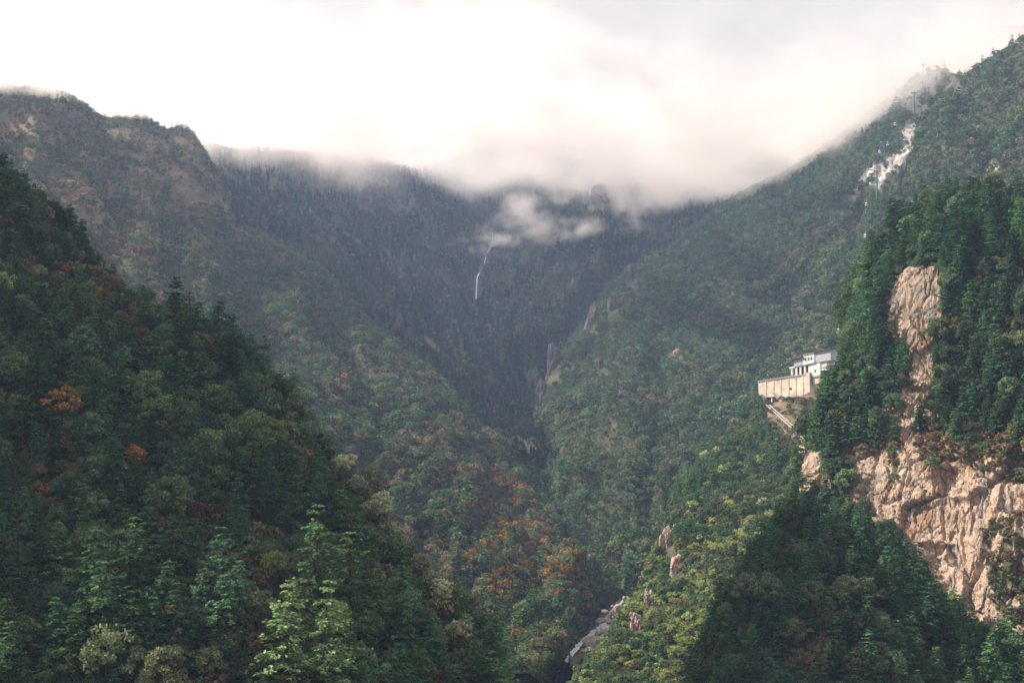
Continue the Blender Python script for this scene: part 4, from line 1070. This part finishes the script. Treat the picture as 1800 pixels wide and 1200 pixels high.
# ---- cable car line up the right mountain
def pylon(px, py_top, py_base, dist, label, lean=0.0):
    b0 = np.array(W(px, py_base, dist)); tp = np.array(W(px + lean, py_top, dist))
    t = empty("cable_pylon", b0, label, 'pylon', 'pylons of the cable car line')
    hgt = tp[2] - b0[2]
    sh, sf = tube([b0 + (0, 0, -22), b0 + (tp - b0) * 0.5, tp], [1.15, 0.9, 0.7], 8)
    part("mast", (sh, sf), 'teal', t, b0, True)
    part("crossarm", bar(tp + (-4.4, 0, -0.6), tp + (4.4, 0, -0.6), 1.0, 1.2), 'teal', t, b0)
    for sx in (-1, 1):
        part("sheave_beam", bar(tp + (sx * 3.9, -3.0, 0.3), tp + (sx * 3.9, 3.0, 0.6), 0.6, 0.7), 'steel', t, b0)
        part("brace", bar(tp + (sx * 3.4, 0, -1.0), tp + (0, 0, -hgt * 0.14 - 1), 0.4, 0.4), 'teal', t, b0)
    part("ladder_frame", bar(tp + (0, 0, 0), tp + (0, 0, 3.4), 0.5, 0.5), 'teal', t, b0)
    return tp
dp = {}
for k_, (x_, y_) in dict(a=(1541, 338), b=(1556, 288), c=(1607, 188), d=(1623, 130)).items():
    dp[k_] = min(float(ground_at('E', x_, y_ - o_)[1]) for o_ in ((0, 12, 24, 36) if k_ in 'ab' else (0, 10))) - 24
tops = [np.array(W(1452, 617, sdist(1452) + 4)),
        pylon(1541.5, 300, 338, dp['a'], 'lower teal pylon in front of the white rock scar'),
        pylon(1556, 250, 291, dp['b'], 'teal pylon rising just above the white rock scar', -2),
        pylon(1607, 163, 190, dp['c'], 'small teal pylon near the misty ridge'),
        pylon(1623, 113, 134, dp['d'], 'grey-green pylon standing on the skyline of the ridge')]
far_ = np.array(W(1690, 84, dp['d'] + 300)); tops.append(far_)
b0 = ground_at('E', 1641, 124)
mast_top = np.array(W(1641, 103, b0[1]))
t = empty("antenna_mast", b0, 'thin mast on the skyline beside the topmost pylon', 'mast')
part("pole", tube([b0 + (0, 0, -4), mast_top], [0.55, 0.3], 6), 'steel', t, b0)
part("crosspiece", bar(mast_top + (-1.5, 0, -3), mast_top + (1.5, 0, -3), 0.4, 0.4), 'steel', t, b0)
def cable_pts(side):
    out = []
    for a, b in zip(tops[:-1], tops[1:]):
        for k in range(8):
            f_ = k / 8.0; p = a * (1 - f_) + b * f_; sag = 4 * f_ * (1 - f_) * 0.012 * np.linalg.norm(b - a)
            out.append(p + np.array((side * 3.9, 0, 0.6 - sag)))
    out.append(tops[-1] + np.array((side * 3.9, 0, 0.6)))
    return np.array(out)
for sd_, lab in ((-1, 'thin steel cable carrying the climbing cabins'), (1, 'thin steel cable carrying the descending cabins')):
    pts = cable_pts(sd_); v_, f_ = tube(pts, [0.05] * len(pts), 4)
    o = add_obj("haul_cable", new_mesh("haul_cable", v_ - pts[0], f_, [M['cable']]), label=lab, category='cable', group='cables of the cable car line')
    o.location = pts[0]

def cabin_box(w, d, h, taper):
    """Rounded cabin shell: an eight-sided lofted body, narrower at floor and roof."""
    prof = [(-0.5, 0.62), (-0.46, 0.80), (-0.12, 1.0), (0.18, 0.97), (0.42, 0.80), (0.5, 0.60)]
    ring = [(-1, -0.55), (-0.55, -1), (0.55, -1), (1, -0.55), (1, 0.55), (0.55, 1), (-0.55, 1), (-1, 0.55)]
    v = [(x * w / 2 * s_, y * d / 2 * s_, z * h) for z, s_ in prof for x, y in ring]
    f_ = [(k * 8 + j, k * 8 + (j + 1) % 8, (k + 1) * 8 + (j + 1) % 8, (k + 1) * 8 + j) for k in range(5) for j in range(8)]
    n = 40
    f_ += [(0, 7, 6, 1), (1, 6, 5, 2), (2, 5, 4, 3), (n, n + 1, n + 6, n + 7), (n + 1, n + 2, n + 5, n + 6), (n + 2, n + 3, n + 4, n + 5)]
    return np.array(v), np.array(f_)
cab_v, cab_f = cabin_box(3.6, 3.6, 3.9, 0.8)
cab = dict(body=new_mesh("cabin_body", cab_v, cab_f, [M['cabin']]),
           roof=new_mesh("cabin_roof", *bar((0, 0, 1.92), (0, 0, 2.15), 2.0, 2.0), mats=[M['roof']]),
           hanger=new_mesh("cabin_hanger", *join([bar((0, 0, 2.1), (0, 0, 4.9), 0.3, 0.3), bar((-0.7, 0, 4.9), (0.7, 0, 4.9), 0.3, 0.35)]), mats=[M['steel']]))
win = [new_mesh("cabin_window", *bar((x0, y0, -0.25), (x0 * 0.98, y0 * 0.98, 1.25), 0.12 if x0 else 2.0, 2.0 if x0 else 0.12, up=(1, 0, 0.001)), mats=[M['glass']]) for x0, y0 in ((0, -1.83), (-1.83, 0), (1.83, 0))]
win[1] = new_mesh("cabin_window", *bar((-1.83, -1.0, 0.5), (-1.83, 1.0, 0.5), 0.12, 1.5), mats=[M['glass']])
win[2] = new_mesh("cabin_window", *bar((1.83, -1.0, 0.5), (1.83, 1.0, 0.5), 0.12, 1.5), mats=[M['glass']])
win[0] = new_mesh("cabin_window", *bar((-1.0, -1.83, 0.5), (1.0, -1.83, 0.5), 0.12, 1.5), mats=[M['glass']])
cpt = {-1: cable_pts(-1), 1: cable_pts(1)}
for y_, sd_, lab in ((577, 1, 'white cabin hanging just above the station roof'), (412, 1, 'white cabin alone over the dark forest halfway up the line'), (357, -1, 'white cabin just below the lower pylon'),
                     (265, -1, 'white cabin beside the taller teal pylon'), (252, 1, 'white cabin over the neck of the white rock scar'), (217, -1, 'white cabin above the narrow top of the rock scar'), (146, 1, 'tiny pale cabin in mist under the skyline')):
    c_ = cpt[sd_]; X, Y, Dp = bearing(c_)
    kk = np.argsort(Y); pos = np.array([np.interp(y_ - 5, Y[kk], c_[kk, j]) for j in range(3)])
    t = empty("cable_cabin", pos - np.array((0, 0, 5.0)), lab, 'cable car', 'cabins of the cable car line')
    for nm in ('body', 'roof', 'hanger'):
        o = bpy.data.objects.new(nm, cab[nm]); scene.collection.objects.link(o); o.parent = t
    for w_ in win:
        o = bpy.data.objects.new("window", w_); scene.collection.objects.link(o); o.parent = t
    t.rotation_euler = (0, 0, RAD(20))

# ================================================================== water and boulders
def water_material():
    m, N, L = mat("white_water")
    out = N.new("ShaderNodeOutputMaterial"); b = N.new("ShaderNodeBsdfPrincipled"); ge = N.new("ShaderNodeNewGeometry")
    nz = noise_node(N, L, scaled(N, L, ge.outputs["Position"], (1, 1, 0.5)), 1.6, 5, 0.7)
    L(mix_rgb(N, L, map_range(N, L, nz, 0.30, 0.46), (0.22, 0.25, 0.26), (0.82, 0.83, 0.85)), b.inputs["Base Color"])
    b.inputs["Roughness"].default_value = 0.35
    L(b.outputs[0], out.inputs[0])
    return m
M['water'] = water_material()
M['boulder'] = simple("pale_boulder", (0.74, 0.69, 0.64), 0.9, 0.3, 0.35)
M['bedrock'] = simple("wet_dark_bedrock", (0.15, 0.13, 0.115), 0.8, 0.45, 0.4)
M['slabrock'] = simple("brownish_rock_slab", (0.40, 0.33, 0.29), 0.92, 0.4, 0.3)

def ribbon(name, pts, widths, label):
    """Strip of water lying along pts with a little cross relief."""
    pts = crom(np.array(pts, float), len(pts) * 8); w_ = np.interp(np.linspace(0, 1, len(pts)), np.linspace(0, 1, len(widths)), widths)
    V = []
    for k, p in enumerate(pts):
        tdir = pts[min(k + 1, len(pts) - 1)] - pts[max(k - 1, 0)]; sd = np.cross(tdir, (0, -1, 0.6)); sd /= np.linalg.norm(sd)
        for j in range(7):
            f_ = j / 6.0 - 0.5
            V.append(p + sd * f_ * w_[k] * (0.75 + 0.5 * rng.rand()) + np.array((0, -1, 0.5)) * (0.25 - f_ * f_) * w_[k] * 0.25)
    o = add_obj(name, new_mesh(name, np.array(V), grid_faces(len(pts), 7), [M['water']], smooth=True), kind='structure', label=label)
    return o
fp = [ground_at('D', x_, y_) + np.array((0, -7, 3.0)) for x_, y_ in FALL_LINE]
ribbon("waterfall", fp, [0.6, 0.7, 1.0, 0.9, 2.0, 1.5, 2.2], 'thin white waterfall in the dark gully at the valley head')

bk = np.linspace(0, 1, 6)
bd = [min(float(ground_at(k_, 1002 + 98 * u, 1150 - 92 * u, 14)[1]) for k_ in ('B', 'E')) - 14 for u in bk]
print('bed', bd)
bd = np.minimum.accumulate(bd[::-1])[::-1]
def bdist(u): return float(np.interp(u, bk, bd))
def bed(u, v): return W(1002 + 98 * u + 8 * v, 1150 - 92 * u + 22 * v, bdist(u) - 16 * v)
bp = np.array([[bed(u, v) for u in np.linspace(-0.05, 0.95, 60)] for v in np.linspace(-0.55, 0.9, 30)])
bn = fbm(bp.reshape(-1, 3) / 6.0, 4).reshape(30, 60)
bp[:, :, 2] += 2.4 * bn
zero = np.zeros(1800)
add_obj("stream_bed", new_mesh("stream_bed", bp.reshape(-1, 3), grid_faces(30, 60), [M['bedrock']], smooth=True), kind='structure', label='rocky bed of the stream in the valley bottom')
ribbon("stream", [np.add(bed(u, v), (0, -1.5, 1.6)) for u, v in ((-0.1, 0.3), (0.05, 0.1), (0.22, 0.0), (0.4, 0.1), (0.5, 0.25), (0.58, 0.1), (0.66, 0.0), (0.8, -0.1), (1.05, -0.1))], [2.5, 3.5, 3, 4.5, 6, 3.2, 4, 2.5, 2], 'white rushing stream among boulders in the valley bottom')

def rock_mesh(seed, sx, sy, sz, material):
    r = np.random.RandomState(seed)
    nv_, nu_ = 14, 20
    th, ph = np.meshgrid(np.linspace(0.02, math.pi - 0.02, nv_), np.linspace(0, 2 * math.pi, nu_, endpoint=False), indexing='ij')
    d = np.stack([np.sin(th) * np.cos(ph), np.sin(th) * np.sin(ph), np.cos(th)], -1).reshape(-1, 3)
    rad = np.ones(len(d))
    for k in range(9):
        n_ = r.normal(size=3); n_ /= np.linalg.norm(n_); c_ = r.uniform(0.62, 0.9)
        dt = d @ n_; rad = np.where(dt > 0.2, np.minimum(rad, c_ / np.maximum(dt, 0.2)), rad)
    rad *= 1 + 0.07 * fbm(d * 2.3 + seed, 4)
    v = d * rad[:, None] * (sx, sy, sz)
    a = np.arange(nv_ * nu_).reshape(nv_, nu_)
    f_ = np.stack([a[:-1], a[1:], np.roll(a, -1, 1)[1:], np.roll(a, -1, 1)[:-1]], -1).reshape(-1, 4)
    return new_mesh("boulder", v, f_, [M[material]])
for k, (x_, y_, sx, sy, sz, mt, lab) in enumerate((
        (1066, 1107, 5.4, 4.6, 4.6, 'boulder', 'largest pale boulder, rounded, in the middle of the stream'), (1062, 1098, 3.2, 3, 1.6, 'boulder', 'flat pale boulder resting behind the largest one'),
        (1040, 1129, 12, 7, 5.4, 'slabrock', 'long brownish rock slab sloping into the stream'), (1012, 1137, 3.0, 2.6, 2.8, 'boulder', 'whitish boulder at the lower end of the long slab'),
        (1036, 1143, 4.0, 3, 3.0, 'boulder', 'bright tan boulder under the long slab'), (1084, 1078, 6.2, 6, 7.4, 'slabrock', 'tall brown rock beside the upper white water'),
        (1062, 1074, 3.6, 3, 1.5, 'boulder', 'low pale boulder above the white water'), (1056, 1090, 4.2, 3, 2.2, 'slabrock', 'grey rock across the water from the tall brown one'),
        (1098, 1056, 3.4, 3, 4.0, 'slabrock', 'brown boulder topmost along the stream'), (1050, 1113, 2.4, 2.2, 1.8, 'slabrock', 'dark rounded rock left of the largest pale boulder'), (1073, 1091, 2.2, 2, 1.6, 'boulder', 'pale rock wedged under the tall brown one'), (1027, 1122, 2.4, 2, 1.6, 'slabrock', 'brown rock on the far bank above the long slab'),
        (1048, 1122, 2.0, 1.8, 1.5, 'boulder', 'pale rock at the upper end of the long slab'), (1078, 1066, 2.6, 2.4, 1.8, 'slabrock', 'brown rock on the far bank of the upper stream'), (1024, 1144, 2.2, 2, 1.6, 'slabrock', 'dark rock lowest among the stream boulders'), (1020, 1131, 1.6, 1.5, 1.4, 'boulder', 'small white boulder beside the long slab'))):
    uu = np.clip((y_ - 1150) / -92.0, 0, 1)
    o = add_obj("boulder", rock_mesh(200 + k, sx, sy, sz, mt), label=lab, category='boulder', group='boulders in the stream')
    o.location = W(x_, y_, bdist(uu) - 5)
    o.rotation_euler = (0, RAD(-12) if k == 2 else 0, k * 0.9 if k != 2 else 0.25)

# ================================================================== air
def box_mesh(name, x0, x1, y0, y1, z0, z1, mats=()):
    v = np.array([(x, y, z) for z in (z0, z1) for y in (y0, y1) for x in (x0, x1)])
    f = np.array([(0, 2, 3, 1), (4, 5, 7, 6), (0, 1, 5, 4), (2, 6, 7, 3), (0, 4, 6, 2), (1, 3, 7, 5)])
    return new_mesh(name, v, f, mats)
m, N, L = mat("haze_air")
o_ = N.new("ShaderNodeOutputMaterial"); pv = N.new("ShaderNodeVolumePrincipled")
pv.inputs["Color"].default_value = HAZE_COLOR + (1,)
pv.inputs["Density"].default_value = HAZE_DENSITY
pv.inputs["Anisotropy"].default_value = 0.2
L(pv.outputs[0], o_.inputs["Volume"])
add_obj("haze", box_mesh("haze", -9100, 9100, -7100, 11100, -345, 730, [m]), kind='stuff', label='pale blue haze filling the whole valley')

# ---- clouds: density fields baked to voxels by geometry nodes
m, N, L = mat("cloud_mist")
o_ = N.new("ShaderNodeOutputMaterial"); pv = N.new("ShaderNodeVolumePrincipled")
pv.inputs["Color"].default_value = (1.0, 0.975, 0.965, 1); pv.inputs["Anisotropy"].default_value = 0.7
L(pv.outputs[0], o_.inputs["Volume"])
M['cloud'] = m

class Field:
    """Small expression builder for geometry-node fields."""
    def __init__(s, name):
        s.ng = bpy.data.node_groups.new(name, 'GeometryNodeTree')
        s.ng.interface.new_socket("Geometry", in_out='INPUT', socket_type='NodeSocketGeometry')
        s.ng.interface.new_socket("Geometry", in_out='OUTPUT', socket_type='NodeSocketGeometry')
        s.N, s.L = s.ng.nodes, s.ng.links.new
        s.out = s.N.new("NodeGroupOutput")
        s.pos = s.N.new("GeometryNodeInputPosition").outputs[0]
    def m(s, op, a, b=None, clamp=False):
        return math_node(s.N, s.L, op, a, b, clamp)
    def v(s, op, a, b):
        n = s.N.new("ShaderNodeVectorMath"); n.operation = op
        for sock, x in ((n.inputs[0], a), (n.inputs[1], b)):
            if isinstance(x, tuple): sock.default_value = x
            else: s.L(x, sock)
        return n.outputs["Value"] if op in ('LENGTH', 'DOT_PRODUCT') else n.outputs[0]
    def noise(s, scale, detail=3, rough=0.55, stretch=(1, 1, 1), shift=(0, 0, 0)):
        p = s.v('MULTIPLY', s.v('ADD', s.pos, shift), stretch)
        return noise_node(s.N, s.L, p, scale, detail, rough)
    def ramp(s, x, a, b, c=0.0, d=1.0):
        return map_range(s.N, s.L, x, a, b, c, d)
    def comp(s, k):
        if not hasattr(s, 'sep'):
            s.sep = s.N.new("ShaderNodeSeparateXYZ"); s.L(s.pos, s.sep.inputs[0])
        return s.sep.outputs[k]
    def finish(s, dens, lo, hi, res):
        vc = s.N.new("GeometryNodeVolumeCube")
        s.L(dens, vc.inputs["Density"]); vc.inputs["Min"].default_value = lo; vc.inputs["Max"].default_value = hi
        for k, r_ in zip(("Resolution X", "Resolution Y", "Resolution Z"), res): vc.inputs[k].default_value = r_
        sm = s.N.new("GeometryNodeSetMaterial"); sm.inputs["Material"].default_value = M['cloud']
        s.L(vc.outputs[0], sm.inputs[0]); s.L(sm.outputs[0], s.out.inputs[0])
        return s.ng

def cloud_object(name, ng, label):
    me = bpy.data.meshes.new(name); me.materials.append(M['cloud'])
    o = add_obj(name, me, kind='stuff', label=label)
    o.modifiers.new("mist", 'NODES').node_group = ng
    return o

f = Field("cloud_deck_field")
x, y, z = f.comp(0), f.comp(1), f.comp(2)
n1 = f.noise(1 / 620.0, 2, 0.5, (1, 1, 0.6)); n2 = f.noise(1 / 170.0, 4, 0.62)
base = f.m('ADD', f.m('MULTIPLY', f.m('SUBTRACT', n1, 0.5), 230.0), f.m('MULTIPLY', f.m('SUBTRACT', n2, 0.5), 400.0))
dip = f.m('MULTIPLY', f.m('SUBTRACT', x, 400.0), 1 / 230.0)
dip = f.m('MULTIPLY', f.m('EXPONENT', f.m('MULTIPLY', f.m('MULTIPLY', dip, dip), -1.0)), 95.0)
base = f.m('ADD', base, f.m('SUBTRACT', f.ramp(x, 500.0, 900.0, 484.0, 474.0), dip))
over = f.m('SUBTRACT', z, base)
d_ = f.ramp(over, -10.0, 80.0)
d_ = f.m('MULTIPLY', f.m('MULTIPLY', d_, d_), 0.013)
d_ = f.m('MULTIPLY', d_, f.ramp(over, 140.0, 95.0))
d_ = f.m('MULTIPLY', d_, f.ramp(y, 1900.0, 2500.0))
cloud_object("cloud_deck", f.finish(d_, (-2600, 1500, 400), (2600, 5200, 700), (300, 210, 30)), 'white cloud deck lying on the mountain ridges')

def wisp(name, blobs, dens, vox, nscale, lo_n, hi_n, label, stretch=(1, 1, 1)):
    """Ragged mist: soft blobs (centre, radii) eaten away by noise."""
    f = Field(name + "_field"); tot = None
    lo, hi = np.array((1e9,) * 3), np.array((-1e9,) * 3)
    for c, r in blobs:
        e = f.v('MULTIPLY', f.v('SUBTRACT', f.pos, tuple(map(float, c))), tuple(1.0 / x for x in r))
        g = f.m('EXPONENT', f.m('MULTIPLY', f.v('DOT_PRODUCT', e, e), -1.0))
        tot = g if tot is None else f.m('ADD', tot, g)
        lo = np.minimum(lo, np.subtract(c, np.multiply(r, 1.9))); hi = np.maximum(hi, np.add(c, np.multiply(r, 1.9)))
    nz = f.noise(1.0 / nscale, 5, 0.62, stretch, (0, 0, 0))
    nf = f.noise(1.0 / (nscale * 0.3), 4, 0.65, stretch, (300, 0, 0))
    hole = f.m('MULTIPLY', f.ramp(nz, lo_n, hi_n), f.ramp(nf, 0.30, 0.60, 0.25, 1.0))
    d_ = f.m('MULTIPLY', f.m('MULTIPLY', f.m('MINIMUM', tot, 1.1), hole), dens)
    d_ = f.m('MULTIPLY', d_, f.ramp(tot, 0.06, 0.30))
    res = [int(max(6, (b - a) / vox)) for a, b in zip(lo, hi)]
    return cloud_object(name, f.finish(d_, tuple(map(float, lo)), tuple(map(float, hi)), res), label)

def B_(px, py, d, rx, ry, rz):
    """Blob at a bearing with radii in photo pixels (across, up) and metres (deep)."""
    k = d / FPX
    return W(px, py, d), (rx * k, ry * 0.35, rz * k)
wisp("valley_mist", [B_(790, 428, 2800, 34, 60, 11), B_(830, 438, 2800, 30, 60, 12), B_(880, 418, 2800, 40, 70, 20), B_(925, 395, 2800, 46, 80, 30), B_(920, 355, 2800, 30, 60, 20), B_(985, 400, 2800, 36, 80, 26), B_(1030, 395, 2800, 30, 70, 16)],
     0.050, 4, 60.0, 0.46, 0.60, 'thin ragged mist drifting across the valley head', (0.8, 1, 1.2))
wisp("mist_strand", [B_(985, 345, 2750, 16, 50, 14), B_(1003, 325, 2750, 18, 50, 14), B_(1022, 308, 2750, 20, 60, 16), B_(1040, 290, 2750, 22, 60, 20), B_(1060, 300, 2750, 26, 60, 16), B_(1090, 330, 2750, 20, 60, 26), B_(1100, 370, 2750, 17, 60, 26), B_(1118, 385, 2750, 20, 60, 20), B_(1150, 345, 2750, 46, 70, 26), B_(1080, 310, 2750, 34, 60, 20)],
     0.060, 4, 60.0, 0.42, 0.60, 'slanting strand of mist hanging below the cloud deck')
wisp("ridge_mist", [B_(25, 138, 2050, 70, 110, 18), B_(85, 150, 2060, 34, 90, 18), B_(108, 166, 2060, 12, 60, 14), B_(238, 192, 2300, 34, 90, 11)],
     0.11, 6, 70.0, 0.36, 0.60, 'thin mist touching the brown ridge top')
wisp("summit_mist", [B_(1700, 112, 2200, 22, 60, 20), B_(1730, 92, 2400, 40, 90, 16), B_(1780, 70, 2450, 50, 90, 14), B_(1570, 200, 2300, 30, 70, 18), B_(1590, 180, 2300, 16, 60, 12), B_(1530, 215, 2350, 44, 80, 26), B_(1480, 240, 2450, 50, 90, 26), B_(1420, 262, 2550, 46, 90, 28), B_(1350, 290, 2650, 50, 90, 28), B_(1290, 322, 2700, 44, 90, 28)],
     0.050, 7, 80.0, 0.40, 0.60, 'cloud spilling over the wooded ridge beside the cable line')
